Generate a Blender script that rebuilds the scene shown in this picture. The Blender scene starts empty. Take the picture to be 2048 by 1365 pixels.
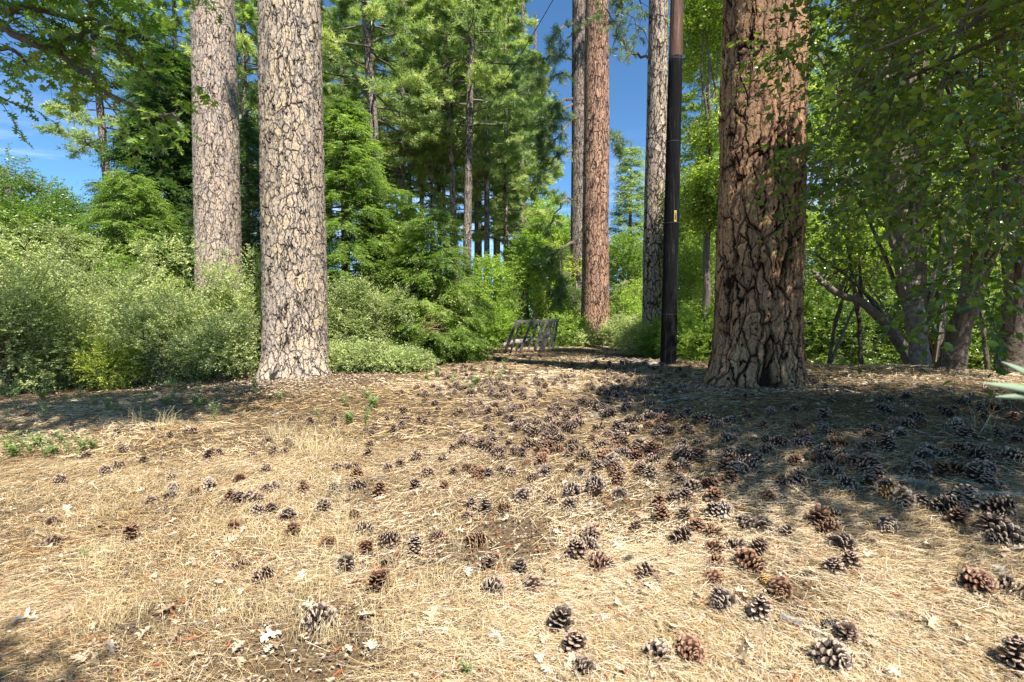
import bpy, math, random
import numpy as np
from mathutils import Vector, Matrix

# ------------------------------------------------------------------ camera, sky, sun, exposure
SC = bpy.context.scene
COL = SC.collection
R = math.radians
F = 1024.0                      # focal length in photo pixels (2048 wide)
PITCH = R(2.3)
CAMZ = 1.3
cam_d = bpy.data.cameras.new("camera")
cam_d.lens = 18.0
cam_d.sensor_width = 36.0
cam_d.clip_start = 0.05
cam_d.clip_end = 2000.0
cam = bpy.data.objects.new("camera", cam_d)
COL.objects.link(cam)
cam.location = (0, 0, CAMZ)
cam.rotation_euler = (math.pi / 2 - PITCH, 0, 0)
cam_d.dof.use_dof = True
cam_d.dof.focus_distance = 6.0
cam_d.dof.aperture_fstop = 6.3
SC.camera = cam

SUN_EL = R(57)
SUN_AZ = math.atan2(0.50, -0.87)            # clockwise from +Y
SUN_DIR = Vector((math.sin(SUN_AZ) * math.cos(SUN_EL), math.cos(SUN_AZ) * math.cos(SUN_EL), math.sin(SUN_EL)))
w = bpy.data.worlds.new("World")
SC.world = w
w.use_nodes = True
nt = w.node_tree
nt.nodes.clear()
out = nt.nodes.new("ShaderNodeOutputWorld")
bg = nt.nodes.new("ShaderNodeBackground")
sky = nt.nodes.new("ShaderNodeTexSky")
sky.sky_type = 'NISHITA'
sky.sun_disc = False
sky.sun_elevation = SUN_EL
sky.sun_rotation = SUN_AZ
sky.air_density = 0.72
sky.dust_density = 0.0
sky.ozone_density = 2.5
sky.altitude = 1800
bg.inputs['Strength'].default_value = 0.102
# thin cirrus streaks low in the sky
tc = nt.nodes.new("ShaderNodeTexCoord")
mp = nt.nodes.new("ShaderNodeMapping")
mp.inputs['Scale'].default_value = (2.0, 1.2, 9.0)
mp.inputs['Rotation'].default_value = (0.25, 0.35, 0.2)
nz = nt.nodes.new("ShaderNodeTexNoise")
nz.inputs['Scale'].default_value = 2.2
nz.inputs['Detail'].default_value = 8.0
nz.inputs['Roughness'].default_value = 0.62
nz.inputs['Distortion'].default_value = 0.6
cr = nt.nodes.new("ShaderNodeValToRGB")
cr.color_ramp.elements[0].position = 0.45
cr.color_ramp.elements[0].color = (0, 0, 0, 1)
cr.color_ramp.elements[1].position = 0.78
cr.color_ramp.elements[1].color = (1, 1, 1, 1)
sep = nt.nodes.new("ShaderNodeSeparateXYZ")
band = nt.nodes.new("ShaderNodeMapRange")
band.inputs['From Min'].default_value = 0.34
band.inputs['From Max'].default_value = 0.14
mul = nt.nodes.new("ShaderNodeMath"); mul.operation = 'MULTIPLY'
mul2 = nt.nodes.new("ShaderNodeMath"); mul2.operation = 'MULTIPLY'; mul2.inputs[1].default_value = 0.75
mixc = nt.nodes.new("ShaderNodeMix"); mixc.data_type = 'RGBA'
mixc.inputs['B'].default_value = (7, 7.6, 8.6, 1)
tint = nt.nodes.new("ShaderNodeMix"); tint.data_type = 'RGBA'; tint.blend_type = 'MULTIPLY'
tint.inputs['Factor'].default_value = 1.0
tint.inputs['B'].default_value = (0.68, 0.98, 1.06, 1)
L = nt.links.new
L(tc.outputs['Generated'], mp.inputs['Vector']); L(mp.outputs[0], nz.inputs['Vector'])
L(nz.outputs['Fac'], cr.inputs['Fac']); L(tc.outputs['Generated'], sep.inputs[0])
L(sep.outputs['Z'], band.inputs['Value']); L(band.outputs[0], mul.inputs[0]); L(cr.outputs['Color'], mul.inputs[1])
L(mul.outputs[0], mul2.inputs[0]); L(mul2.outputs[0], mixc.inputs['Factor'])
L(sky.outputs[0], tint.inputs['A']); L(tint.outputs['Result'], mixc.inputs['A'])
L(mixc.outputs['Result'], bg.inputs['Color']); L(bg.outputs[0], out.inputs['Surface'])

sun_d = bpy.data.lights.new("sun", 'SUN')
sun_d.energy = 4.9
sun_d.angle = R(0.55)
sun_d.color = (1.0, 0.96, 0.90)
sun = bpy.data.objects.new("sun", sun_d)
COL.objects.link(sun)
sun.rotation_euler = SUN_DIR.to_track_quat('Z', 'Y').to_euler()

vs = SC.view_settings
vs.view_transform = 'Standard'
vs.look = 'None'
vs.gamma = 1.0
vs.use_curve_mapping = False
vs.exposure = 1.25
SC.cycles.max_bounces = 6
SC.cycles.diffuse_bounces = 4
SC.cycles.transmission_bounces = 4
SC.cycles.glossy_bounces = 2
SC.cycles.sample_clamp_indirect = 4.0

# ------------------------------------------------------------------ helpers
def tag(o, label=None, cat=None, group=None, kind=None):
    if label: o['label'] = label
    if cat: o['category'] = cat
    if group: o['group'] = group
    if kind: o['kind'] = kind
    return o

def empty(name, loc, rz=0.0):
    o = bpy.data.objects.new(name, None)
    o.empty_display_size = 0.1
    COL.objects.link(o)
    o.location = loc
    o.rotation_euler = (0, 0, rz)
    return o

def link(name, me, parent=None, loc=None, rot=None, scale=None):
    o = bpy.data.objects.new(name, me)
    COL.objects.link(o)
    if parent: o.parent = parent
    if loc is not None: o.location = loc
    if rot is not None: o.rotation_euler = rot
    if scale is not None: o.scale = (scale,) * 3 if isinstance(scale, (int, float)) else scale
    return o

def mesh(name, V, faces_flat, sizes, mat, attrs=None, smooth=False, uv=None):
    """V (n,3); faces_flat indices; sizes per face; attrs {name: per-face floats}"""
    me = bpy.data.meshes.new(name)
    V = np.asarray(V, dtype=np.float32)
    ff = np.asarray(faces_flat, dtype=np.int32).ravel()
    sz = np.asarray(sizes, dtype=np.int32)
    me.vertices.add(len(V)); me.vertices.foreach_set('co', V.ravel())
    me.loops.add(len(ff)); me.loops.foreach_set('vertex_index', ff)
    me.polygons.add(len(sz))
    st = np.concatenate([[0], np.cumsum(sz)[:-1]]).astype(np.int32)
    me.polygons.foreach_set('loop_start', st)
    me.update(calc_edges=True)
    me.polygons.foreach_set('use_smooth', np.full(len(sz), smooth))
    if attrs:
        for k, a in attrs.items():
            at = me.attributes.new(k, 'FLOAT', 'FACE')
            at.data.foreach_set('value', np.asarray(a, dtype=np.float32))
    if uv is not None:
        l = me.uv_layers.new(name='UVMap')
        l.data.foreach_set('uv', np.asarray(uv, dtype=np.float32)[ff].ravel())
    if mat: me.materials.append(mat)
    return me

class Geo:
    def __init__(s): s.V = []; s.F = []; s.S = []; s.A = []; s.n = 0
    def add(s, V, F, sizes, a=0.5):
        V = np.asarray(V, dtype=np.float32).reshape(-1, 3)
        F = np.asarray(F, dtype=np.int64).ravel() + s.n
        sizes = np.asarray(sizes)
        s.V.append(V); s.F.append(F); s.S.append(sizes)
        s.A.append(np.full(len(sizes), a) if np.isscalar(a) else np.asarray(a))
        s.n += len(V)
    def build(s, name, mat, smooth=False):
        return mesh(name, np.concatenate(s.V), np.concatenate(s.F), np.concatenate(s.S), mat, {'rnd': np.concatenate(s.A)}, smooth)

def tube(g, pts, rad, n=6, a=0.5, cap=True):
    pts = np.asarray(pts, float); rad = np.broadcast_to(np.asarray(rad, float), (len(pts),))
    m = len(pts)
    d = np.gradient(pts, axis=0); d /= np.linalg.norm(d, axis=1)[:, None] + 1e-9
    ref = np.array([0.0, 0, 1]) if abs(d[0][2]) < 0.8 else np.array([1.0, 0, 0])
    u = np.cross(d, ref); u /= np.linalg.norm(u, axis=1)[:, None] + 1e-9
    v = np.cross(d, u)
    th = np.linspace(0, 2 * np.pi, n, endpoint=False)
    V = pts[:, None, :] + rad[:, None, None] * (np.cos(th)[None, :, None] * u[:, None, :] + np.sin(th)[None, :, None] * v[:, None, :])
    i, j = np.meshgrid(np.arange(m - 1), np.arange(n), indexing='ij')
    q = np.stack([i * n + j, i * n + (j + 1) % n, (i + 1) * n + (j + 1) % n, (i + 1) * n + j], -1).reshape(-1, 4)
    F = q.ravel().tolist(); S = [4] * len(q)
    if cap:
        F += list(range(n))[::-1] + list(range((m - 1) * n, m * n)); S += [n, n]
    g.add(V.reshape(-1, 3), F, S, a)

def box(g, c, d, rot=None, a=0.5, jit=0.0, rs=None):
    """box centred c, dims d, rot Matrix; slightly chamfered ends by jitter"""
    s = np.array([[x, y, z] for x in (-.5, .5) for y in (-.5, .5) for z in (-.5, .5)]) * np.array(d)
    if jit and rs is not None: s = s + rs.uniform(-jit, jit, s.shape)
    if rot is not None: s = s @ np.array(rot.to_3x3()).T
    s = s + np.array(c)
    g.add(s, [0, 1, 3, 2, 4, 6, 7, 5, 0, 4, 5, 1, 2, 3, 7, 6, 0, 2, 6, 4, 1, 5, 7, 3], [4] * 6, a)

def nrm(a): return a / (np.linalg.norm(a, axis=-1, keepdims=True) + 1e-9)

LEAF_Q = (np.array([[0, 0, 0], [.5, .42, .10], [1, 0, -.08], [.5, -.42, .10]]), [0, 1, 2, 3], [4])
LEAF_H = (np.array([[0, 0, 0], [.22, .34, .07], [.6, .42, .08], [1, 0, -.10], [.6, -.42, .08], [.22, -.34, .07], [.5, 0, 0]]),
          [0, 6, 2, 1, 6, 3, 2, 0, 5, 4, 6, 6, 4, 3], [4, 3, 4, 3])
def oak_template(curl=0.12):
    o = [(0, .02), (.12, .05), (.18, .20), (.27, .22), (.30, .09), (.40, .10), (.44, .36), (.50, .42), (.56, .34), (.56, .13),
         (.66, .14), (.72, .34), (.80, .36), (.82, .24), (.80, .12), (.90, .16), (.95, .12), (1.0, 0)]
    P = [(x, y) for x, y in o] + [(x, -y * .93) for x, y in o[:-1]][::-1]
    P = np.array(P)
    z = curl * np.abs(P[:, 1]) * 1.5 - curl * (P[:, 0] - .5) ** 2 * 1.4
    return (np.c_[P, z], list(range(len(P))), [len(P)])
LEAF_OAK = oak_template()

def leaves(pos, ax, nm, ln, wd, tmpl, rnd):
    """vectorised leaves -> V,F,S,A"""
    T, tf, ts = tmpl
    ax = nrm(ax); sd = nrm(np.cross(nm, ax)); nn = np.cross(ax, sd)
    N = len(pos); K = len(T)
    V = pos[:, None, :] + (T[None, :, 0:1] * ax[:, None, :] + T[None, :, 2:3] * nn[:, None, :]) * ln[:, None, None] \
        + T[None, :, 1:2] * sd[:, None, :] * wd[:, None, None]
    F = (np.asarray(tf)[None, :] + np.arange(N)[:, None] * K)
    S = np.tile(ts, N)
    A = np.repeat(rnd, len(ts))
    return V.reshape(-1, 3), F.ravel(), S, A

def clump_noise(P, seed, sc):
    r = np.random.RandomState(seed)
    v = np.zeros(len(P))
    for k in range(7):
        d = r.normal(size=3); d *= sc * (0.6 + 0.9 * r.rand()) / np.linalg.norm(d)
        v += np.sin(P @ d + r.rand() * 6.28)
    return v / 2.6

def sprays(g, gt, centers, dirs, rs, length=.5, k=12, leaf=(.06, .04), droop=.25, tmpl=LEAF_Q, twig=.004, up=1.0, wild=.5, rb=None, spread=1.0):
    """twigs with leaves. centers (N,3) dirs (N,3)"""
    N = len(centers); d = nrm(dirs)
    side = nrm(np.cross(d, np.array([0, 0, 1.0]) + rs.normal(size=(N, 3)) * .15))
    ln = length * rs.uniform(.6, 1.25, N)
    t = (np.arange(k) + .6) / k
    tt = t[None, :] + rs.uniform(-.5, .5, (N, k)) / k
    pos = centers[:, None, :] + d[:, None, :] * (ln[:, None] * tt)[..., None]
    pos[..., 2] -= droop * ln[:, None] * tt ** 2
    sg = np.where((np.arange(k) % 2) == 0, 1.0, -1.0)
    ax = d[:, None, :] * .7 + side[:, None, :] * (sg[None, :, None] * spread) + rs.normal(size=(N, k, 3)) * wild * .5
    ax[..., 2] -= droop * .8
    nm = np.array([0, 0, up]) + rs.normal(size=(N, k, 3)) * wild
    s = rs.uniform(.65, 1.2, N * k)
    base = rs.rand(N) if rb is None else rb
    rnd = np.clip(base[:, None] * .5 + rs.rand(N, k) * .5, 0, 1).ravel()
    g.add(*leaves(pos.reshape(-1, 3), ax.reshape(-1, 3), nm.reshape(-1, 3), leaf[0] * s, leaf[1] * s, tmpl, rnd))
    if gt is not None and twig > 0:
        m = 3
        tq = np.linspace(0, 1, m)
        c = centers[:, None, :] + d[:, None, :] * (ln[:, None] * tq[None, :])[..., None]
        c[..., 2] -= droop * ln[:, None] * tq[None, :] ** 2
        rad = twig * (1 - .7 * tq)
        u2 = nrm(np.cross(d, side))
        V = []
        for a in (0, 2.094, 4.189):
            V.append(c + (np.cos(a) * side[:, None, :] + np.sin(a) * u2[:, None, :]) * rad[None, :, None])
        V = np.stack(V, 2)         # N,m,3,3
        F = []
        for i in range(m - 1):
            for j in range(3):
                F.append([i * 3 + j, i * 3 + (j + 1) % 3, (i + 1) * 3 + (j + 1) % 3, (i + 1) * 3 + j])
        F = np.array(F)[None] + (np.arange(N) * m * 3)[:, None, None]
        gt.add(V.reshape(-1, 3), F.ravel(), np.full(N * (m - 1) * 3, 4), np.repeat(rs.rand(N), (m - 1) * 3))

def ellip(n, c, r, rs, p=2.4, seed=0, nsc=None, hole=-.35):
    """points in an ellipsoid biased to its outside, thinned by clump noise"""
    out_, outd = [], []
    tot = 0
    it = 0
    while tot < n:
        it += 1
        if it > 12: nsc = None
        v = nrm(rs.normal(size=(n, 3))); rr = rs.rand(n) ** (1 / p)
        P = v * rr[:, None] * np.array(r)
        if nsc:
            keep = clump_noise(P + np.array(c), seed, nsc) > hole
            P = P[keep]; v = v[keep]
        out_.append(P + np.array(c)); outd.append(v); tot += len(P)
    return np.concatenate(out_)[:n], np.concatenate(outd)[:n]

# ------------------------------------------------------------------ terrain
GP = np.array([(1.1, 1.8, .14), (-1, 1.6, .0), (-3, 3, -.08), (.6, 5.1, .33), (1.9, 3.4, .48), (0, 3.5, .12), (.5, 13, .30),
      (-2.5, 5.3, -.02), (3.1, 6.4, .41), (-4.2, 9.8, .13), (3.2, 20, .28), (5.5, 7.5, .58), (-9, 11, -.05), (2.9, 9.3, .48),
      (-8, 5, -.12), (0, 20, .22), (-12, 25, 0), (6, 3, .55), (9, 13, -.2), (0, 30, -.1), (30, 50, -1), (-30, 50, -.6),
      (10, 26, -.7), (5, 1, .35), (0, -2, .0), (-6, -4, -.1), (6, -4, .3), (-1.5, 9, .2), (100, 100, -2), (-100, 100, -2),
      (100, -60, 0), (-100, -60, 0), (0, 140, -2), (-20, 10, -.2), (20, 6, 0)])
def _phi(r): return -np.sqrt(r * r + 1.2 ** 2)
_D = np.linalg.norm(GP[:, None, :2] - GP[None, :, :2], axis=2)
_A = np.block([[_phi(_D) + 0.06 * np.eye(len(GP)) * -1, np.ones((len(GP), 1))], [np.ones((1, len(GP))), np.zeros((1, 1))]])
_W = np.linalg.solve(_A, np.r_[GP[:, 2], 0])
def gh(x, y):
    x = np.asarray(x, float); y = np.asarray(y, float)
    s = x.shape
    P = np.c_[x.ravel(), y.ravel()]
    h = np.zeros(len(P))
    for i in range(0, len(P), 20000):
        q = P[i:i + 20000]
        d = np.linalg.norm(q[:, None, :] - GP[None, :, :2], axis=2)
        h[i:i + 20000] = _phi(d) @ _W[:-1] + _W[-1]
    X, Y = P[:, 0], P[:, 1]
    h += .018 * np.sin(X * 2.1 + 1.3 * np.sin(Y * 1.1)) * np.sin(Y * 1.7 + .6) + .008 * np.sin(X * 6.3 + Y * 3.1) * np.sin(Y * 5.2 - X * 2.2)
    for (mx, my, mr, mh) in MOUNDS:
        h += mh * np.exp(-((X - mx) ** 2 + (Y - my) ** 2) / (2 * mr * mr))
    return h.reshape(s)
MOUNDS = [(-4.2, 10.1, 1.1, .10), (3.15, 6.9, 1.0, .06), (3.2, 20, 1.4, .08)]
def gz(x, y): return float(gh(np.array([x]), np.array([y]))[0])

CP, SP = math.cos(PITCH), math.sin(PITCH)
def ray(px, py):
    x = (px - 1024) / F; v = -(py - 682.5) / F
    return np.array([x, CP + v * SP, -SP + v * CP])        # depth ~1 along view
def at(px, py, D):
    """world point seen at a photo pixel, D metres ahead (world Y)"""
    r = ray(px, py); r = r / r[1]
    return np.array([r[0] * D, D, CAMZ + r[2] * D])
def ground_at(px, py):
    r = ray(px, py); r = r / r[1]
    D = 1.0
    for _ in range(400):
        z = CAMZ + r[2] * D
        if z <= gz(r[0] * D, D): break
        D += .04 + D * .008
    lo, hi = D - .2, D
    for _ in range(12):
        m = (lo + hi) / 2
        if CAMZ + r[2] * m <= gz(r[0] * m, m): hi = m
        else: lo = m
    return r[0] * hi, hi, gz(r[0] * hi, hi)

# ------------------------------------------------------------------ materials
def newmat(name):
    m = bpy.data.materials.new(name); m.use_nodes = True
    m.node_tree.nodes.clear()
    return m, m.node_tree
def N(nt, t, **kw):
    n = nt.nodes.new(t)
    for k, v in kw.items():
        if k in n.inputs.keys() if hasattr(n.inputs, 'keys') else False: n.inputs[k].default_value = v
        else: setattr(n, k, v)
    return n
def ramp(nt, stops, interp='LINEAR'):
    n = nt.nodes.new('ShaderNodeValToRGB')
    e = n.color_ramp.elements
    n.color_ramp.interpolation = interp
    while len(e) > 1: e.remove(e[-1])
    e[0].position, e[0].color = stops[0][0], (*stops[0][1], 1)
    for p, c in stops[1:]:
        k = e.new(p); k.color = (*c, 1)
    return n

def leaf_mat(name, cols, trans=.35, rough=.45, spec=.35, tcol=1.6, sat=(1.15, 1.25, .6), gain=1.8):
    cols = [tuple(min(.8, q * gain) for q in c) for c in cols]
    m, t = newmat(name)
    a = N(t, 'ShaderNodeAttribute', attribute_name='rnd')
    st = [(i / (len(cols) - 1), c) for i, c in enumerate(cols)]
    rp = ramp(t, st)
    p = N(t, 'ShaderNodeBsdfPrincipled'); p.inputs['Roughness'].default_value = rough
    p.inputs['Specular IOR Level'].default_value = spec
    tr = N(t, 'ShaderNodeBsdfTranslucent')
    mc = N(t, 'ShaderNodeMix', data_type='RGBA', blend_type='MULTIPLY'); mc.inputs['Factor'].default_value = 1
    mc.inputs['B'].default_value = (sat[0] * tcol, sat[1] * tcol, sat[2] * tcol, 1)
    mx = N(t, 'ShaderNodeMixShader'); mx.inputs[0].default_value = trans
    o = N(t, 'ShaderNodeOutputMaterial')
    l = t.links.new
    l(a.outputs['Fac'], rp.inputs[0]); l(rp.outputs[0], p.inputs['Base Color'])
    l(rp.outputs[0], mc.inputs['A']); l(mc.outputs['Result'], tr.inputs['Color'])
    l(p.outputs[0], mx.inputs[1]); l(tr.outputs[0], mx.inputs[2]); l(mx.outputs[0], o.inputs['Surface'])
    return m

def attr_mat(name, cols, rough=.8, spec=.2, noise=0.0, nscale=40, bump=0.0):
    m, t = newmat(name)
    a = N(t, 'ShaderNodeAttribute', attribute_name='rnd')
    rp = ramp(t, [(i / (len(cols) - 1), c) for i, c in enumerate(cols)])
    p = N(t, 'ShaderNodeBsdfPrincipled'); p.inputs['Roughness'].default_value = rough
    p.inputs['Specular IOR Level'].default_value = spec
    o = N(t, 'ShaderNodeOutputMaterial')
    l = t.links.new
    l(a.outputs['Fac'], rp.inputs[0])
    if noise > 0 or bump > 0:
        c = N(t, 'ShaderNodeTexCoord'); nz = N(t, 'ShaderNodeTexNoise'); nz.inputs['Scale'].default_value = nscale
        nz.inputs['Detail'].default_value = 5
        l(c.outputs['Object'], nz.inputs['Vector'])
        mr = N(t, 'ShaderNodeMapRange'); mr.inputs['To Min'].default_value = 1 - noise; mr.inputs['To Max'].default_value = 1 + noise
        mr.inputs['From Min'].default_value = .3; mr.inputs['From Max'].default_value = .7
        l(nz.outputs['Fac'], mr.inputs['Value'])
        vm = N(t, 'ShaderNodeVectorMath', operation='SCALE')
        l(rp.outputs[0], vm.inputs[0]); l(mr.outputs[0], vm.inputs['Scale']); l(vm.outputs[0], p.inputs['Base Color'])
        if bump > 0:
            b = N(t, 'ShaderNodeBump'); b.inputs['Distance'].default_value = bump
            l(nz.outputs['Fac'], b.inputs['Height']); l(b.outputs[0], p.inputs['Normal'])
    else:
        l(rp.outputs[0], p.inputs['Base Color'])
    l(p.outputs[0], o.inputs['Surface'])
    return m

def bark_mat(name, plate=((.42, .27, .18), (.50, .36, .18), (.34, .27, .22)), crack=(.035, .022, .015), edge=(.16, .13, .115),
             scale=8.5, stretch=.42, disp=.03, true=True, width=.055, holes=True, stain=0.0, fine=1.0):
    """plated conifer bark on the trunk's UV (metres round, metres up)"""
    m, t = newmat(name); l = t.links.new
    uv = N(t, 'ShaderNodeUVMap', uv_map='UVMap')
    # warp
    nz = N(t, 'ShaderNodeTexNoise'); nz.inputs['Scale'].default_value = 5; nz.inputs['Detail'].default_value = 6
    nz.inputs['Roughness'].default_value = .6
    l(uv.outputs[0], nz.inputs['Vector'])
    sb = N(t, 'ShaderNodeVectorMath', operation='SUBTRACT'); sb.inputs[1].default_value = (.5, .5, .5)
    sc = N(t, 'ShaderNodeVectorMath', operation='SCALE'); sc.inputs['Scale'].default_value = .13
    ad = N(t, 'ShaderNodeVectorMath', operation='ADD')
    l(nz.outputs['Color'], sb.inputs[0]); l(sb.outputs[0], sc.inputs[0]); l(uv.outputs[0], ad.inputs[0]); l(sc.outputs[0], ad.inputs[1])
    mp = N(t, 'ShaderNodeMapping'); mp.inputs['Scale'].default_value = (1, stretch, 1)
    l(ad.outputs[0], mp.inputs['Vector'])
    def vor(feat, s):
        v = N(t, 'ShaderNodeTexVoronoi', voronoi_dimensions='2D', feature=feat); v.inputs['Scale'].default_value = s
        v.inputs['Randomness'].default_value = .95
        l(mp.outputs[0], v.inputs['Vector']); return v
    v1 = vor('DISTANCE_TO_EDGE', scale); v1c = vor('F1', scale)
    v2 = vor('DISTANCE_TO_EDGE', scale * 2.3)
    def ridge(off, sx, sy):
        mq = N(t, 'ShaderNodeMapping'); mq.inputs['Scale'].default_value = (sx, sy, 1); mq.inputs['Location'].default_value = (off, off * .7, off)
        l(ad.outputs[0], mq.inputs['Vector'])
        q = N(t, 'ShaderNodeTexNoise'); q.inputs['Scale'].default_value = 1; q.inputs['Detail'].default_value = 2.5; q.inputs['Roughness'].default_value = .45
        q.inputs['Distortion'].default_value = .35
        l(mq.outputs[0], q.inputs['Vector'])
        a_ = N(t, 'ShaderNodeMath', operation='SUBTRACT'); a_.inputs[1].default_value = .5; l(q.outputs['Fac'], a_.inputs[0])
        b_ = N(t, 'ShaderNodeMath', operation='ABSOLUTE'); l(a_.outputs[0], b_.inputs[0])
        c_ = N(t, 'ShaderNodeMath', operation='MULTIPLY'); c_.inputs[1].default_value = 4.6; l(b_.outputs[0], c_.inputs[0]); return c_
    ra, rb_ = ridge(3.3, scale * .80, scale * .80 * stretch * .55), ridge(17.1, scale * .62, scale * .62 * stretch * .62)
    mn = N(t, 'ShaderNodeMath', operation='MINIMUM'); l(ra.outputs[0], mn.inputs[0]); l(rb_.outputs[0], mn.inputs[1])
    vo = N(t, 'ShaderNodeMath', operation='MULTIPLY_ADD'); vo.inputs[1].default_value = 1.1; vo.inputs[2].default_value = .012; l(v1.outputs['Distance'], vo.inputs[0])
    EDG = N(t, 'ShaderNodeMath', operation='MINIMUM'); l(mn.outputs[0], EDG.inputs[0]); l(vo.outputs[0], EDG.inputs[1])
    nw = N(t, 'ShaderNodeTexNoise'); nw.inputs['Scale'].default_value = 3.1; nw.inputs['Detail'].default_value = 2
    l(uv.outputs[0], nw.inputs['Vector'])
    # crack mask: varying width
    wd = N(t, 'ShaderNodeMapRange'); wd.inputs['To Min'].default_value = width * .35; wd.inputs['To Max'].default_value = width * 2.2
    wd.inputs['From Min'].default_value = .3; wd.inputs['From Max'].default_value = .7
    l(nw.outputs['Fac'], wd.inputs['Value'])
    dv = N(t, 'ShaderNodeMath', operation='DIVIDE', use_clamp=True); l(EDG.outputs[0], dv.inputs[0]); l(wd.outputs[0], dv.inputs[1])
    d2 = N(t, 'ShaderNodeMapRange', interpolation_type='SMOOTHSTEP'); d2.inputs['From Max'].default_value = .05
    d2.inputs['To Min'].default_value = .55
    l(v2.outputs['Distance'], d2.inputs['Value'])
    pl = N(t, 'ShaderNodeMath', operation='MULTIPLY'); l(dv.outputs[0], pl.inputs[0]); l(d2.outputs[0], pl.inputs[1])
    # fine flakes
    fm = N(t, 'ShaderNodeMapping'); fm.inputs['Scale'].default_value = (1, .45, 1); l(ad.outputs[0], fm.inputs['Vector'])
    nf = N(t, 'ShaderNodeTexNoise'); nf.inputs['Scale'].default_value = 42; nf.inputs['Detail'].default_value = 5; nf.inputs['Roughness'].default_value = .7
    l(fm.outputs[0], nf.inputs['Vector'])
    nm_ = N(t, 'ShaderNodeTexNoise'); nm_.inputs['Scale'].default_value = 13; nm_.inputs['Detail'].default_value = 4
    l(fm.outputs[0], nm_.inputs['Vector'])
    tm = N(t, 'ShaderNodeMath', operation='MULTIPLY'); tm.inputs[1].default_value = 9.0; l(nm_.outputs['Fac'], tm.inputs[0])
    tf = N(t, 'ShaderNodeMath', operation='FRACT'); l(tm.outputs[0], tf.inputs[0])
    tg = N(t, 'ShaderNodeMath', operation='FLOOR'); l(tm.outputs[0], tg.inputs[0])
    ts_ = N(t, 'ShaderNodeMapRange', interpolation_type='SMOOTHSTEP'); ts_.inputs['From Max'].default_value = .22; l(tf.outputs[0], ts_.inputs['Value'])
    tl = N(t, 'ShaderNodeMath', operation='ADD'); l(tg.outputs[0], tl.inputs[0]); l(ts_.outputs[0], tl.inputs[1])      # stepped flake layers
    # colours
    sp = N(t, 'ShaderNodeSeparateColor'); l(v1c.outputs['Color'], sp.inputs[0])
    mixn = N(t, 'ShaderNodeMath', operation='ADD'); l(sp.outputs[0], mixn.inputs[0]); l(nm_.outputs['Fac'], mixn.inputs[1])
    hf = N(t, 'ShaderNodeMath', operation='MULTIPLY'); hf.inputs[1].default_value = .5; l(mixn.outputs[0], hf.inputs[0])
    rp = ramp(t, [(.22, plate[2]), (.45, plate[0]), (.60, plate[0]), (.72, plate[1])]); l(hf.outputs[0], rp.inputs[0])
    fr = N(t, 'ShaderNodeMapRange'); fr.inputs['From Min'].default_value = .32; fr.inputs['From Max'].default_value = .68
    fr.inputs['To Min'].default_value = 1 - .45 * fine; fr.inputs['To Max'].default_value = 1 + .45 * fine
    l(nf.outputs['Fac'], fr.inputs['Value'])
    fe = N(t, 'ShaderNodeMapRange'); fe.inputs['From Max'].default_value = .16; fe.inputs['To Min'].default_value = .62; l(tf.outputs[0], fe.inputs['Value'])
    fq = N(t, 'ShaderNodeMath', operation='MULTIPLY'); l(fr.outputs[0], fq.inputs[0]); l(fe.outputs[0], fq.inputs[1])
    fs = N(t, 'ShaderNodeVectorMath', operation='SCALE'); l(rp.outputs[0], fs.inputs[0]); l(fq.outputs[0], fs.inputs['Scale'])
    # grey weathered margin
    em = N(t, 'ShaderNodeMapRange', interpolation_type='SMOOTHSTEP'); em.inputs['From Min'].default_value = .02; em.inputs['From Max'].default_value = .15
    nv = N(t, 'ShaderNodeMath', operation='MULTIPLY_ADD'); nv.inputs[1].default_value = -.22; nv.inputs[2].default_value = .11
    l(nm_.outputs['Fac'], nv.inputs[0])
    sm = N(t, 'ShaderNodeMath', operation='ADD'); l(EDG.outputs[0], sm.inputs[0]); l(nv.outputs[0], sm.inputs[1])
    l(sm.outputs[0], em.inputs['Value'])
    m1 = N(t, 'ShaderNodeMix', data_type='RGBA'); m1.inputs['A'].default_value = (*edge, 1)
    l(em.outputs[0], m1.inputs['Factor']); l(fs.outputs[0], m1.inputs['B'])
    m2 = N(t, 'ShaderNodeMix', data_type='RGBA'); m2.inputs['A'].default_value = (*crack, 1)
    cm = N(t, 'ShaderNodeMapRange', interpolation_type='SMOOTHSTEP'); cm.inputs['From Min'].default_value = .25; cm.inputs['From Max'].default_value = .95
    l(pl.outputs[0], cm.inputs['Value']); l(cm.outputs[0], m2.inputs['Factor']); l(m1.outputs['Result'], m2.inputs['B'])
    col = m2.outputs['Result']
    hgt = pl
    if holes:
        vh = N(t, 'ShaderNodeTexVoronoi', voronoi_dimensions='2D', feature='F1'); vh.inputs['Scale'].default_value = 30
        l(fm.outputs[0], vh.inputs['Vector'])
        sp2 = N(t, 'ShaderNodeSeparateColor'); l(vh.outputs['Color'], sp2.inputs[0])
        gt = N(t, 'ShaderNodeMath', operation='GREATER_THAN'); gt.inputs[1].default_value = .86; l(sp2.outputs[1], gt.inputs[0])
        ls = N(t, 'ShaderNodeMath', operation='LESS_THAN'); ls.inputs[1].default_value = .26; l(vh.outputs['Distance'], ls.inputs[0])
        hm = N(t, 'ShaderNodeMath', operation='MULTIPLY'); l(gt.outputs[0], hm.inputs[0]); l(ls.outputs[0], hm.inputs[1])
        m3 = N(t, 'ShaderNodeMix', data_type='RGBA'); m3.inputs['B'].default_value = (*crack, 1)
        l(hm.outputs[0], m3.inputs['Factor']); l(col, m3.inputs['A']); col = m3.outputs['Result']
    p = N(t, 'ShaderNodeBsdfPrincipled'); p.inputs['Roughness'].default_value = .85; p.inputs['Specular IOR Level'].default_value = .2
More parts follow.
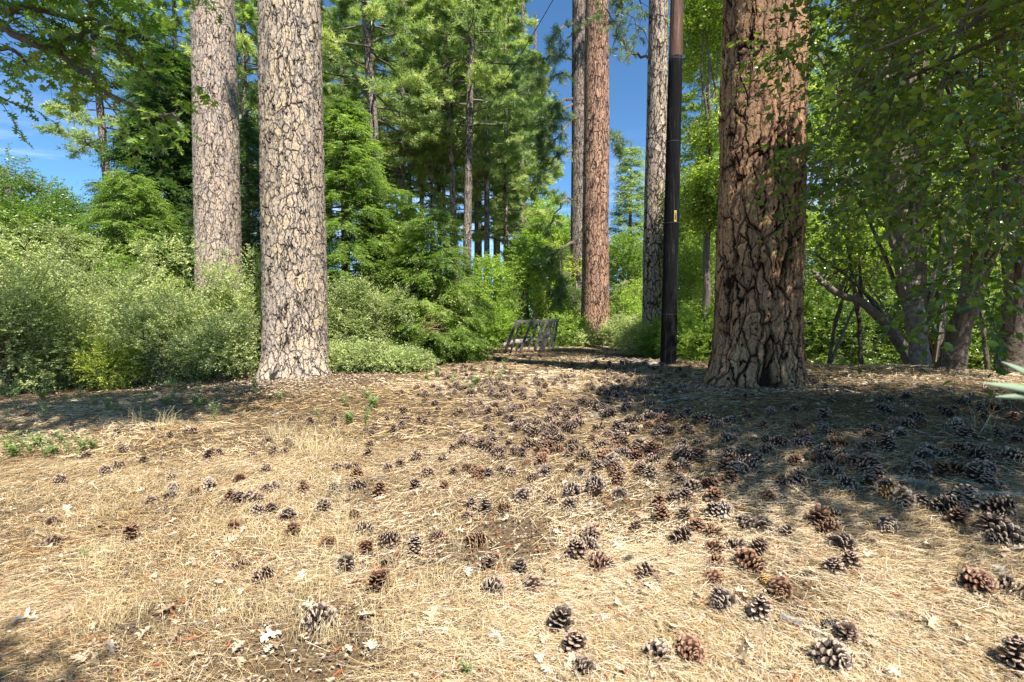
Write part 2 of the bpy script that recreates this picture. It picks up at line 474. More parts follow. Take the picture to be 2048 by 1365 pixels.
    if stain > 0:      # dark pitch stain low on the trunk
        spu = N(t, 'ShaderNodeSeparateXYZ'); l(uv.outputs[0], spu.inputs[0])
        def bumpf(out_, c, w):
            a = N(t, 'ShaderNodeMath', operation='SUBTRACT'); a.inputs[1].default_value = c; l(out_, a.inputs[0])
            b = N(t, 'ShaderNodeMath', operation='DIVIDE'); b.inputs[1].default_value = w; l(a.outputs[0], b.inputs[0])
            c_ = N(t, 'ShaderNodeMath', operation='POWER'); c_.inputs[1].default_value = 2; l(b.outputs[0], c_.inputs[0]); return c_
        bx, by = bumpf(spu.outputs[0], stain, .09), bumpf(spu.outputs[1], .72, .30)
        sa = N(t, 'ShaderNodeMath', operation='ADD'); l(bx.outputs[0], sa.inputs[0]); l(by.outputs[0], sa.inputs[1])
        sn = N(t, 'ShaderNodeMath', operation='MULTIPLY_ADD'); sn.inputs[1].default_value = 2.4; l(nm_.outputs['Fac'], sn.inputs[0]); l(sa.outputs[0], sn.inputs[2])
        sr = N(t, 'ShaderNodeMapRange'); sr.inputs['From Min'].default_value = 1.9; sr.inputs['From Max'].default_value = 2.3
        l(sn.outputs[0], sr.inputs['Value'])
        m4 = N(t, 'ShaderNodeMix', data_type='RGBA'); m4.inputs['A'].default_value = (.05, .022, .012, 1)
        l(sr.outputs[0], m4.inputs['Factor']); l(col, m4.inputs['B']); col = m4.outputs['Result']
    l(col, p.inputs['Base Color'])
    # height
    h1 = N(t, 'ShaderNodeMath', operation='MULTIPLY_ADD'); h1.inputs[1].default_value = .16; l(nf.outputs['Fac'], h1.inputs[0]); l(hgt.outputs[0], h1.inputs[2])
    h2 = N(t, 'ShaderNodeMath', operation='MULTIPLY_ADD'); h2.inputs[1].default_value = .6; l(sp.outputs[1], h2.inputs[0]); l(h1.outputs[0], h2.inputs[2])
    h3 = N(t, 'ShaderNodeMath', operation='MULTIPLY_ADD'); h3.inputs[1].default_value = .16; l(tl.outputs[0], h3.inputs[0]); l(h2.outputs[0], h3.inputs[2]); h2 = h3
    o = N(t, 'ShaderNodeOutputMaterial')
    if true:
        dn = N(t, 'ShaderNodeDisplacement'); dn.inputs['Scale'].default_value = disp; dn.inputs['Midlevel'].default_value = 1.7
        l(h2.outputs[0], dn.inputs['Height']); l(dn.outputs[0], o.inputs['Displacement'])
        m.displacement_method = 'BOTH'
    else:
        b = N(t, 'ShaderNodeBump'); b.inputs['Distance'].default_value = disp
        l(h2.outputs[0], b.inputs['Height']); l(b.outputs[0], p.inputs['Normal'])
    l(p.outputs[0], o.inputs['Surface'])
    return m

M = {}
M['bark_left'] = bark_mat('bark_tan_plates', plate=((.47, .365, .265), (.54, .42, .27), (.40, .33, .265)), crack=(.03, .022, .018), edge=(.17, .145, .125), scale=10.5, stretch=.34, disp=.032, width=.036)
M['bark_left2'] = bark_mat('bark_pinkish_plates', plate=((.46, .35, .265), (.52, .40, .28), (.38, .32, .27)), edge=(.23, .19, .165), scale=10.5, stretch=.36, disp=.026, width=.034)
M['bark_right'] = bark_mat('bark_red_brown_plates', plate=((.37, .215, .115), (.46, .29, .15), (.27, .16, .095)), crack=(.03, .015, .009), edge=(.16, .09, .05), scale=6.6, stretch=.22, disp=.046, width=.034, stain=-.05 + .0001)
M['bark_mid'] = bark_mat('bark_reddish_furrows', plate=((.46, .25, .15), (.52, .33, .21), (.35, .22, .16)), crack=(.03, .016, .011), edge=(.14, .085, .06), scale=10, stretch=.26, disp=.03, true=False, width=.045)
M['bark_grey'] = bark_mat('bark_grey_furrows', plate=((.34, .26, .20), (.40, .33, .26), (.26, .215, .18)), crack=(.03, .02, .016), edge=(.11, .09, .075), scale=13, stretch=.25, disp=.03, true=False, width=.05)
M['bark_e'] = bark_mat('bark_brown_plates', plate=((.46, .345, .26), (.54, .42, .31), (.34, .27, .22)), crack=(.025, .016, .012), edge=(.12, .09, .075), scale=8.5, stretch=.3, disp=.03, true=False, width=.045)
M['bark_alder'] = attr_mat('smooth_grey_bark', [(.12, .10, .08), (.22, .19, .155)], noise=.5, nscale=14, bump=.02)
M['bark_alder_dark'] = attr_mat('dark_peeling_bark', [(.05, .038, .028), (.12, .09, .065)], noise=.5, nscale=18, bump=.03)
M['limb'] = attr_mat('limb_bark', [(.10, .075, .055), (.19, .15, .12)], noise=.3, nscale=20)
M['twig'] = attr_mat('twig_bark', [(.12, .09, .06), (.25, .20, .15)])
M['pine_needles'] = leaf_mat('pine_needles', [(.035, .060, .022), (.070, .105, .034), (.12, .150, .050), (.18, .18, .075)], trans=.25, rough=.4, spec=.45)
M['pine_far'] = leaf_mat('pine_needles_far', [(.060, .085, .030), (.125, .17, .058), (.20, .245, .085), (.32, .31, .12)], trans=.3, rough=.45, spec=.4)
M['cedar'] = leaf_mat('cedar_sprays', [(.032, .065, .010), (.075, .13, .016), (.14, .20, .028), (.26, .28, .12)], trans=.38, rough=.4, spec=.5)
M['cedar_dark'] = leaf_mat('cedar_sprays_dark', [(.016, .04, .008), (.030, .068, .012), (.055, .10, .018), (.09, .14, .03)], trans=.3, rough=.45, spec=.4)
M['shrub'] = leaf_mat('greygreen_leaves', [(.075, .095, .034), (.165, .195, .075), (.27, .30, .125), (.42, .42, .17)], trans=.3, rough=.42, spec=.5)
M['yellow_shrub'] = leaf_mat('yellow_green_leaves', [(.12, .17, .03), (.22, .27, .045), (.33, .32, .06)], trans=.35)
M['decid'] = leaf_mat('bright_green_leaves', [(.05, .09, .018), (.11, .165, .026), (.19, .25, .04), (.33, .34, .08)], trans=.42)
M['alder'] = leaf_mat('alder_leaves', [(.022, .045, .008), (.060, .10, .014), (.14, .185, .020), (.28, .30, .03)], gain=1.5, trans=.42, rough=.3, spec=.55)  # near leaf tones lowered to paint in shade under the canopy
M['alder_far'] = leaf_mat('alder_leaves_far', [(.035, .06, .012), (.11, .155, .020), (.23, .285, .035), (.42, .43, .14)], trans=.45, rough=.24, spec=.8)
M['alder_low'] = leaf_mat('bank_leaves', [(.020, .038, .009), (.055, .09, .016), (.13, .18, .03), (.30, .33, .10)], trans=.4, rough=.25, spec=.7)  # dark stops put the shade low on the bank into the leaf colour
M['oak'] = leaf_mat('oak_leaves', [(.035, .065, .014), (.06, .105, .018), (.10, .155, .024), (.17, .20, .035)], trans=.42, rough=.35, spec=.6)
M['weed'] = leaf_mat('weed_leaves', [(.10, .14, .06), (.17, .22, .09), (.27, .32, .15)], trans=.3, gain=1.4)

# ------------------------------------------------------------------ ground
def ground_material():
    m, t = newmat('needle_duff'); l = t.links.new
    c = N(t, 'ShaderNodeTexCoord')
    def noise(s, d=6, r=.6, vec=None):
        n = N(t, 'ShaderNodeTexNoise'); n.inputs['Scale'].default_value = s; n.inputs['Detail'].default_value = d
        n.inputs['Roughness'].default_value = r
        l(vec or c.outputs['Object'], n.inputs['Vector']); return n
    n1 = noise(.9, 4); n2 = noise(14, 8, .7); n3 = noise(90, 6, .75)
    mp = N(t, 'ShaderNodeMapping'); mp.inputs['Scale'].default_value = (7, 60, 20); mp.inputs['Rotation'].default_value = (0, 0, .5)
    l(c.outputs['Object'], mp.inputs['Vector']); n4 = noise(1.6, 5, .7, mp.outputs[0])
    mp2 = N(t, 'ShaderNodeMapping'); mp2.inputs['Scale'].default_value = (60, 8, 20); mp2.inputs['Rotation'].default_value = (0, 0, .3)
    l(c.outputs['Object'], mp2.inputs['Vector']); n5 = noise(1.6, 5, .7, mp2.outputs[0])
    r1 = ramp(t, [(.40, (.03, .020, .012)), (.48, (.10, .065, .035)), (.55, (.22, .15, .075)), (.64, (.36, .26, .14))])
    ad = N(t, 'ShaderNodeMath', operation='ADD'); l(n4.outputs['Fac'], ad.inputs[0]); l(n5.outputs['Fac'], ad.inputs[1])
    ad2 = N(t, 'ShaderNodeMath', operation='ADD'); l(ad.outputs[0], ad2.inputs[0]); l(n3.outputs['Fac'], ad2.inputs[1])
    dv = N(t, 'ShaderNodeMath', operation='MULTIPLY'); dv.inputs[1].default_value = .3333; l(ad2.outputs[0], dv.inputs[0])
    l(dv.outputs[0], r1.inputs[0])
    # grey-brown soil patches
    r2 = ramp(t, [(.40, (0, 0, 0)), (.62, (1, 1, 1))])
    adm = N(t, 'ShaderNodeMath', operation='MULTIPLY_ADD'); adm.inputs[1].default_value = .35
    l(n2.outputs['Fac'], adm.inputs[0]); 
    sc1 = N(t, 'ShaderNodeMath', operation='MULTIPLY'); sc1.inputs[1].default_value = .68; l(n1.outputs['Fac'], sc1.inputs[0])
    l(sc1.outputs[0], adm.inputs[2]); l(adm.outputs[0], r2.inputs[0])
    mx = N(t, 'ShaderNodeMix', data_type='RGBA'); mx.inputs['B'].default_value = (.12, .09, .065, 1)
    fm = N(t, 'ShaderNodeMath', operation='MULTIPLY'); fm.inputs[1].default_value = .5; l(r2.outputs[0], fm.inputs[0])
    l(fm.outputs[0], mx.inputs['Factor']); l(r1.outputs[0], mx.inputs['A'])
    p = N(t, 'ShaderNodeBsdfPrincipled'); p.inputs['Roughness'].default_value = .95; p.inputs['Specular IOR Level'].default_value = .1
    l(mx.outputs['Result'], p.inputs['Base Color'])
    b = N(t, 'ShaderNodeBump'); b.inputs['Distance'].default_value = .03; b.inputs['Strength'].default_value = .9
    l(dv.outputs[0], b.inputs['Height']); l(b.outputs[0], p.inputs['Normal'])
    o = N(t, 'ShaderNodeOutputMaterial'); l(p.outputs[0], o.inputs['Surface'])
    return m
def build_ground():
    n = 420
    u = np.linspace(-1, 1, n)
    s = np.sinh(u * 5.2) / np.sinh(5.2)
    X, Y = np.meshgrid(s * 260, 3 + s * 260, indexing='ij')
    Z = gh(X, Y)
    Z = np.where(np.hypot(X, Y) > 90, np.minimum(Z, -1.5), Z)
    i, j = np.meshgrid(np.arange(n - 1), np.arange(n - 1), indexing='ij')
    q = np.stack([i * n + j, (i + 1) * n + j, (i + 1) * n + j + 1, i * n + j + 1], -1).reshape(-1, 4)
    me = mesh('ground', np.stack([X, Y, Z], -1).reshape(-1, 3), q, np.full(len(q), 4), ground_material(), smooth=True)
    o = link('ground', me); tag(o, 'dry forest ground of golden needle duff sloping up to the right', None, kind='structure')
build_ground()

# ------------------------------------------------------------------ trunks
def trunk_mesh(name, r_bot, r_top, H, mat, flare=.22, fh=.35, lean=(0, 0), nth=260, dz=.018, lobes=(5, .06), seed=0, rot0=0, buttress=None, bend=0.0, below=.35, hvis=None, wob=.02):
    """rings up from below ground; UV in metres; seam at the back (+Y)"""
    rs = np.random.RandomState(seed)
    hv = hvis or H
    zs = np.concatenate([np.arange(-below, hv, dz), np.linspace(hv, H, max(3, int((H - hv) / .35)))]) if H > hv + .5 else np.arange(-below, H, dz)
    th = np.linspace(0, 2 * np.pi, nth + 1) + np.pi / 2
    Z, T = np.meshgrid(zs, th, indexing='ij')
    tz = np.clip(Z / H, 0, 1)
    r = r_bot + (r_top - r_bot) * tz
    ph = rs.rand(4) * 6.28
    fl = np.exp(-np.clip(Z, 0, None) / fh)
    r = r * (1 + flare * fl * (1 + lobes[1] * 8 * np.sin(lobes[0] * T + ph[0])) )
    r = r * (1 + wob * np.sin(2 * T + ph[1] + Z * .5) + wob * .7 * np.sin(3 * T + ph[2] - Z * .9) + wob * .4 * np.sin(Z * 2.3 + ph[3] + T))
    if buttress:
        a, amt, hh = buttress
        r = r + amt * np.exp(-np.clip(Z, 0, None) / hh) * np.exp(-(np.angle(np.exp(1j * (T - a))) / .45) ** 2)
    cx = lean[0] * Z + bend * np.sin(Z / H * np.pi); cy = lean[1] * Z
    V = np.stack([cx + r * np.cos(T), cy + r * np.sin(T), Z], -1).reshape(-1, 3)
    rm = (r_bot + r_top) / 2
    U = np.stack([(T - np.pi * 1.5) * rm, Z], -1).reshape(-1, 2)
    m_, k = len(zs), nth + 1
    i, j = np.meshgrid(np.arange(m_ - 1), np.arange(nth), indexing='ij')
    q = np.stack([i * k + j, i * k + j + 1, (i + 1) * k + j + 1, (i + 1) * k + j], -1).reshape(-1, 4)
    return mesh(name, V, q, np.full(len(q), 4), mat, smooth=True, uv=U)

def pine_foliage(rs, h0, h1, Rmax, nl, mat, needle=.22, nw=.011, kn=14, twigs=14, prof=None, side=None, up=.15, radius=.2, tpt=3, lean=(0, 0), dens=1.0):
    """limbs + needle tufts; returns (limb mesh geo, tuft geo)"""
    gl, gf = Geo(), Geo()
    tp, td = [], []
    for i in range(nl):
        h = h0 + (h1 - h0) * (i + rs.rand()) / nl
        f = (h - h0) / (h1 - h0)
        Lb = Rmax * (prof(f) if prof else (1 - f * .75) * (.55 + .45 * rs.rand()))
        az = i * 2.4 + rs.uniform(-.5, .5)
        if side is not None: az = side[0] + rs.uniform(-side[1], side[1])
        t = np.linspace(0, 1, 7)
        e = up + rs.uniform(-.25, .25)
        zc = h + Lb * (e * t - .55 * t * t + .38 * t ** 3.2)
        wig = np.cumsum(rs.normal(size=7)) * .03 * Lb
        ca, sa = math.cos(az), math.sin(az)
        x = ca * Lb * t - sa * wig + lean[0] * h; y = sa * Lb * t + ca * wig + lean[1] * h
        P = np.c_[x, y, zc]
        rb = max(.018, .014 * Lb + .012)
        tube(gl, P, rb * (1 - .8 * t) + .004, 5, rs.rand())
        nt_ = int(twigs * dens)
        for k in range(nt_):
            tt = .28 + .72 * rs.rand() ** .8
            b = np.array([np.interp(tt, t, P[:, c]) for c in range(3)])
            s = 1 if k % 2 else -1
            ang = az + s * rs.uniform(.4, 1.25) * (1 - .4 * tt)
            tl = Lb * .34 * (1.15 - tt * .6) * rs.uniform(.5, 1.2)
            dv = np.array([math.cos(ang), math.sin(ang), rs.uniform(-.15, .35)])
            e1 = b + dv * tl
            e0 = b + dv * tl * .5 + np.array([0, 0, -.06 * tl])
            tube(gl, [b, e0, e1], [.008, .006, .004], 3, rs.rand(), cap=False)
            for q in range(tpt):
                ff = 1 - q * .3
                tp.append(b + (e1 - b) * ff + rs.normal(size=3) * .05); td.append(dv + np.array([0, 0, .45]) + rs.normal(size=3) * .25)
        tp.append(P[-1]); td.append(P[-1] - P[-2])
    tufts(gf, np.array(tp), np.array(td), rs, needle, nw, kn)
    return gl, gf

def tufts(g, P, D, rs, needle, nw, kn):
    n = len(P); D = nrm(D)
    v = rs.normal(size=(n, kn, 3)); v = nrm(v)
    d = nrm(v + D[:, None, :] * .75)
    ln = needle * rs.uniform(.6, 1.1, (n, kn))
    base = P[:, None, :] - D[:, None, :] * (rs.rand(n, kn) * needle * .45)[..., None]
    tip = base + d * ln[..., None]; tip[..., 2] -= .12 * ln
    sd = nrm(np.cross(d, rs.normal(size=(n, kn, 3)))) * nw * .5
    V = np.stack([base - sd * .6, base + sd * .6, base + (tip - base) * .55 + sd, tip, base + (tip - base) * .55 - sd], 2).reshape(-1, 3)
    m = n * kn
    F = np.arange(m * 5)
    cn = np.clip(.5 + .45 * clump_noise(P, 3, 2.2), 0, 1)
    a = np.clip(np.repeat(.25 * rs.rand(n) + .6 * cn, kn) + rs.rand(m) * .25 - .05, 0, 1)
    g.add(V, F, np.full(m, 5), a)

def conifer(name, label, cat, px, D, wpx, lean_px, H, mat, crown=None, group=None, nth=90, dz=.06, r_top=.55, base_py=None, **kw):
    """pine standing at depth D whose trunk is wpx wide in the photo"""
    x = (px - 1024) / F * D
    r = wpx / F * D / 2 * math.cos(math.atan((px - 1024) / F))
    z = gz(x, D)
    root = empty(name, (x, D, z)); tag(root, label, cat, group)
    lean = (lean_px, kw.pop('leany', 0))
    me = trunk_mesh('trunk', r, r * r_top, H, mat, lean=lean, nth=nth, dz=dz, **kw)
    link('trunk', me, root)
    return root

rs = np.random.RandomState(5)
# --- the three big near pines and their neighbours
def high_crown(root, h0, h1, Rm, seed, lean=(0, 0), nl=34):
    r = np.random.RandomState(seed)
    gl, gf = pine_foliage(r, h0, h1, Rm, nl, None, needle=.26, nw=.03, kn=16, twigs=16, lean=lean)
    link('limbs', gl.build('limbs', M['limb']), root)
    link('crown', gf.build('crown', M['pine_far']), root)

a = conifer('ponderosa_pine', 'big pine with pale tan puzzle bark, nearer of the two thick trunks on the left', 'pine tree', 591, 10.1, 131, -.0, 24, M['bark_left'],
            nth=340, dz=.016, hvis=8.2, r_top=.66, seed=3, flare=.24, fh=.28, lobes=(4, .06), group=None, wob=.012)
high_crown(a, 15, 24, 3.4, 1)
a = conifer('ponderosa_pine', 'second thick pine on the left, pinkish bark, rising out of the grey green shrubs', 'pine tree', 441, 13.2, 98, -.0, 24, M['bark_left2'],
            nth=260, dz=.022, hvis=10, r_top=.62, seed=4, flare=.1, wob=.012)
high_crown(a, 15, 24, 3.4, 2)
a = conifer('ponderosa_pine', 'massive red brown pine on the right, half shaded, dark stain low on its bark', 'pine tree', 1514, 6.9, 174, .004, 22, M['bark_right'],
            nth=380, dz=.014, hvis=6.0, r_top=.62, seed=8, flare=.15, fh=.28, lobes=(5, .05), buttress=(math.pi * 1.12, .16, .16), wob=.014)
high_crown(a, 14, 22, 3.0, 3)
a = conifer('ponderosa_pine', 'straight reddish pine just right of the leaning wooden frame', 'pine tree', 1190, 20, 58, .0, 24, M['bark_mid'],
            nth=140, dz=.04, hvis=14.5, r_top=.6, seed=9, flare=.22, fh=.5)
high_crown(a, 18, 24, 2.6, 4)
a2 = conifer('ponderosa_pine', 'greyer pine close behind the straight reddish pine, with drooping needled limbs', 'pine tree', 1157, 24, 34, .0, 26, M['bark_grey'],
            nth=110, dz=.06, hvis=17.5, r_top=.85, seed=10, flare=.1)
pine_pair_rear = a2
a = conifer('ponderosa_pine', 'dark plated pine rising directly behind the utility pole', 'pine tree', 1306, 16, 47, .006, 24, M['bark_e'],
            nth=120, dz=.045, hvis=12.5, r_top=.62, seed=11, flare=.15)
pole_pine = a

# drooping limbs with needle tufts on the rear pine, seen against the sky
def hang_limbs(root, spec, seed, needle=.2, nw=.012, kn=22, tw=7):
    """spec: list of polylines in (px, py, D)"""
    r = np.random.RandomState(seed)
    gl, gf = Geo(), Geo()
    o = np.array(root.location)
    tp, td = [], []
    for pl, r0, dens in spec:
        P = np.array([at(*q) for q in pl]) - o
        s = np.linspace(0, 1, len(P)); tt = np.linspace(0, 1, len(P) * 4)
        Q = np.array([np.interp(tt, s, P[:, c]) for c in range(3)]).T
        Q[1:-1] += r.normal(size=(len(Q) - 2, 3)) * .04
        tube(gl, Q, r0 * (1 - .8 * tt) + .006, 5, r.rand())
        Lb = np.linalg.norm(P[-1] - P[0])
        for k in range(int(dens)):
            u = .25 + .75 * r.rand()
            b = np.array([np.interp(u, tt, Q[:, c]) for c in range(3)])
            dv = nrm(P[-1] - P[0]) * .6 + r.normal(size=3) * .6 + np.array([0, 0, -.1])
            e = b + dv * r.uniform(.25, .9)
            mid = (b + e) / 2 + r.normal(size=3) * .05
            tube(gl, [b, mid, e], [.010, .007, .004], 3, r.rand(), cap=False)
            for q in range(3):
                tp.append(b + (e - b) * (1 - .27 * q) + r.normal(size=3) * .03); td.append(dv + r.normal(size=3) * .4)
        tp.append(P[-1]); td.append(P[-1] - P[-2])
    tufts(gf, np.array(tp), np.array(td), r, needle, nw, kn)
    return gl, gf
spec = [([(1148, 48, 24), (1125, 55, 23), (1105, 75, 22.3), (1095, 100, 22)], .05, 10),
        ([(1148, 60, 24), (1125, 90, 23), (1110, 130, 22.3)], .04, 12),
        ([(1148, 195, 24), (1120, 205, 23), (1095, 225, 22.3), (1080, 250, 22)], .06, 34),
        ([(1148, 150, 24), (1115, 150, 23), (1075, 165, 22), (1058, 180, 22)], .06, 34),
        ([(1150, 205, 24), (1120, 225, 23), (1090, 260, 22.5), (1075, 290, 22)], .05, 34),
        ([(1148, 235, 24), (1125, 265, 23), (1100, 290, 22.6), (1078, 310, 22.3)], .05, 30),
        ([(1148, 120, 24), (1110, 110, 23.4), (1080, 120, 23), (1065, 140, 23)], .05, 32),
        ([(1150, 300, 24), (1120, 305, 23), (1095, 330, 22.6), (1070, 380, 22.4)], .05, 30),
        ([(1150, 400, 24), (1130, 395, 23), (1110, 430, 22.6), (1095, 470, 22.4)], .05, 12),
        ([(1150, 545, 24), (1128, 550, 23), (1120, 575, 22.6), (1105, 620, 22.4)], .06, 46),
        ([(1150, 480, 24), (1120, 500, 23), (1100, 515, 22.6), (1078, 535, 22.4)], .06, 40),
        ([(1158, 560, 24), (1150, 590, 22.6), (1140, 620, 22.4)], .05, 30),
        ([(1170, 250, 24), (1225, 270, 23), (1232, 300, 22.6)], .03, 22)]
gl, gf = hang_limbs(a2, spec, 21, needle=.30, nw=.014, kn=22)
link('limbs', gl.build('limbs', M['limb']), a2); link('crown', gf.build('crown', M['pine_needles']), a2)
spec = [([(1200, -60, 17), (1212, 10, 16.6), (1232, 70, 16.3), (1255, 105, 16.2), (1300, 120, 16.9)][::-1], .04, 22),
        ([(1303, -90, 17), (1255, -40, 16.4), (1225, 0, 16.2), (1290, 62, 16.0)], .035, 18),
        ([(1303, -60, 17), (1275, -10, 16.4), (1290, 35, 16.2)], .03, 6),
        ([(1305, -120, 17), (1240, -60, 16.4), (1245, 30, 16.2), (1222, 105, 16.2)], .03, 14)]
gl, gf = hang_limbs(pole_pine, spec, 22, needle=.2, nw=.012, kn=26)
link('limbs', gl.build('limbs', M['limb']), pole_pine); link('crown', gf.build('crown', M['pine_needles']), pole_pine)

# --- background pines (crown meshes shared between copies)
def crown_set(seed, h0, h1, Rm, nl, dens=1.0, prof=None, needle=.28, nw=.026):
    r = np.random.RandomState(seed)
    gl, gf = pine_foliage(r, h0, h1, Rm, nl, None, needle=needle, nw=nw, kn=15, twigs=13, prof=prof, dens=dens)
    return gl.build('limbs', M['limb']), gf.build('crown', M['pine_far'])
CR = [crown_set(31, 9, 21, 3.4, 72, 1.2), crown_set(32, 10.5, 22, 3.0, 60, 1.2), crown_set(33, 6.5, 20, 3.2, 82, 1.2), crown_set(34, 10, 23, 3.6, 60, 1.3)]
BG = [  # px, D, trunk px, lean, mesh, scale, label
    (641, 25, 12, -.01, 1, 1.0, 'slim dark pine just right of the big pale pine, half hidden by it'),
    (775, 23, 25, -.055, 3, 1.0, 'thick dark pine leaning left above the bright cedar'),
    (803, 29, 11, .015, 0, 1.05, 'slender pine right of the thick leaning one, above the cedar'),
    (921, 27, 12, -.045, 1, .95, 'thin dark pine leaning left, touching the grey straight trunk'),
    (931, 25, 19, .020, 3, 1.05, 'grey straight trunked pine in the middle of the grove'),
    (974, 29, 13, .0, 0, 1.0, 'dark slim pine right of the grey trunk'),
    (1012, 31, 12, .0, 2, 1.0, 'pale slim pine standing over the yellow green thicket'),
    (243, 24, 22, -.06, 3, .9, 'dark leaning pine far left against open sky'),
    (498, 22, 16, .0, 2, 1.0, 'shaded pine filling the gap between the two thick left trunks'),
    (545, 27, 14, .0, 2, 1.0, 'pine just right of the big pale bark pine, only its crown visible'), (600, 30, 12, .01, 0, 1.1, 'pine crown hanging over the top of the tall bright cedar'), (690, 32, 12, .0, 2, 1.1, 'pine crown behind the tall bright cedar, lower and darker'), (735, 36, 11, .01, 0, 1.2, 'faint far pine right behind the slender pine'),
    (845, 33, 10, .0, 2, 1.1, 'distant pine seen between the slender pine and the leaning thin pine'), (880, 37, 10, .0, 0, 1.2, 'far pine filling between the two middle grove trunks'),
    (960, 38, 10, .0, 2, 1.2, 'far pine low between the grey trunk and the dark slim pine'), (1045, 36, 12, .0, 2, 1.05, 'pine at the right edge of the grove beside open sky'),
    (365, 30, 14, .0, 0, 1.1, 'pine crown showing between the oak branch and the pinkish pine'), (430, 34, 12, .0, 2, 1.1, 'far pine crown right behind the pinkish pine'),
    (572, 34, 12, .0, 2, 1.2, 'far pine low behind the big pale pine'), (905, 42, 11, .0, 0, 1.3, 'far slim pine between the leaning thin pine and grey trunk'), (992, 40, 12, .0, 2, 1.25, 'far slim pine between dark slim pine and pale slim pine'), (825, 40, 10, -.01, 0, 1.3, 'far slim pine right of the slender pine'), (1070, 44, 10, .0, 2, 1.2, 'far pine at the sky gap left of the twin pines'),
    (895, 33, 9, -.02, 1, 1.1, 'very thin dark trunk left of the leaning thin pine'), (953, 35, 9, .0, 1, 1.15, 'very thin trunk tight right of the grey straight trunk'), (1030, 38, 8, .0, 1, 1.2, 'very thin trunk right of the pale slim pine'), (862, 30, 8, .01, 1, 1.05, 'very thin trunk rising over the rounder cedar'), (997, 44, 9, .0, 1, 1.3, 'very thin trunk far behind the two slim middle pines'),
    (1400, 26, 12, .0, 2, .9, 'far pine behind the leafy trees, between utility pole and massive pine'),
    (1600, 27, 12, .0, 0, 1.0, 'far pine behind the right hand leafy trees'), (1830, 30, 12, .0, 2, 1.0, 'far pine hidden behind the pale grey alder crown')]
for i, (px, D, wp, ln, ci, sc, lab) in enumerate(BG):
    root = conifer('pine_tree', lab or 'pine deep in the dense grove behind the cedars, mostly hidden by nearer crowns', 'pine tree', px, D, wp, ln, 23 * sc, M['bark_grey'] if i % 3 else M['bark_e'],
                   nth=40, dz=.3, seed=40 + i, flare=.12, r_top=.45, group='pines in the background grove')
    lm, cm = CR[ci]
    # shear for lean: place crown so that it follows the trunk's middle
    e = link('limbs', lm, root, (ln * 9, 0, 0), (0, 0, i * 1.7), sc)
    link('crown', cm, root, (ln * 9, 0, 0), (0, 0, i * 1.7), sc)

# conical far tree between the twin pines and the pole
def cone_tree(name, label, px, D, top_py, Rm, seed, mat, n, group=None, h0=.5, spray=.45, leaf=(.11, .035), k=11, droop=.3, cat='conifer', twigm='twig', power=1.0, upb=0.0, wide=None, nlm=1.0):
    r = np.random.RandomState(seed)
    x = (px - 1024) / F * D; z = gz(x, D)
    H = at(px, top_py, D)[2] - z
    root = empty(name, (x, D, z)); tag(root, label, cat, group)
    g, gt = Geo(), Geo()
    tube(gt, [(0, 0, -.3), (0, 0, H * .4), (.03, 0, H * .75), (0, 0, H * .97)], [.03 * H ** .8, .022 * H ** .8, .010 * H ** .8, .004], 8)
    # limbs
    nl = int((26 + H * 5) * nlm)
    cs, ds = [], []
    per = max(2, n // nl)
    for i in range(nl):
        f = ((i + r.rand()) / nl) ** 1.15
        h = h0 + (H - h0) * f
        rr = Rm * (1 - f) ** power * r.uniform(.72, 1.12) + .08
        az = i * 2.4 + r.uniform(-.6, .6)
        t = np.linspace(0, 1, 5)
        zz = h + rr * (.18 + upb) * t - .28 * rr * t * t + .12 * rr * t ** 3
        P = np.c_[np.cos(az) * rr * t, np.sin(az) * rr * t, zz]
        tube(gt, P, (.006 + .012 * rr) * (1 - .8 * t), 4, r.rand(), cap=False)
        m = int(per * (.35 + 1.3 * (1 - f)))
        u = r.rand(m) ** .6
        c = np.stack([np.interp(u, t, P[:, c_]) for c_ in range(3)], -1)
        lat = r.uniform(-1, 1, m) * rr * .42 * (1.1 - .75 * u)
        c[:, 0] += -np.sin(az) * lat; c[:, 1] += np.cos(az) * lat; c[:, 2] += -abs(lat) * .18 + r.normal(size=m) * .05 * rr ** .5
        an = az + np.sign(lat) * r.uniform(0, 1.0, m)
        d = np.c_[np.cos(an), np.sin(an), r.uniform(-.5, .25, m) + upb]
        cs.append(c); ds.append(d)
    cs = np.concatenate(cs); ds = np.concatenate(ds)
    rb = np.clip(r.rand(len(cs)) * .6 + .25 * (clump_noise(cs, seed + 3, 3.0) + .6), 0, 1)
    sprays(g, gt, cs, ds, r, length=spray, k=k, leaf=leaf, droop=droop, twig=.004, wild=.35, rb=rb, spread=.9)
    link('trunk', gt.build('trunk', M['limb']), root)
    link('crown', g.build('crown', M[mat]), root)
    return root

cone_tree('conical_conifer', 'distant conical evergreen between the twin pines and the pole', 1258, 36, 292, 2.7, 50, 'pine_far', 5200, h0=1, spray=.8, leaf=(.24, .06), k=10, upb=.25)
cone_tree('incense_cedar', 'tall bright green cedar right of the big pale pine', 694, 13.6, 200, 2.1, 51, 'cedar', 13000, leaf=(.085, .028), k=15, spray=.42, power=.66, nlm=1.9)
cone_tree('incense_cedar', 'rounder cedar, rightmost of the bright ones, reaching the ground near the log', 868, 13.2, 420, 1.35, 52, 'cedar', 6500, nlm=2.0, leaf=(.08, .025), k=15, spray=.36, power=.5, h0=.2)
cone_tree('incense_cedar', 'middle cedar merging the tall one with the rounder one', 795, 14.0, 380, 1.45, 53, 'cedar', 6000, nlm=2.0, leaf=(.08, .025), k=15, spray=.36, power=.55, h0=.3)
cone_tree('incense_cedar', 'tall dark cedar behind the pinkish pine on the left', 352, 18.0, 95, 3.0, 54, 'cedar_dark', 20000, leaf=(.13, .042), k=14, spray=.55, power=.72, nlm=2.4)
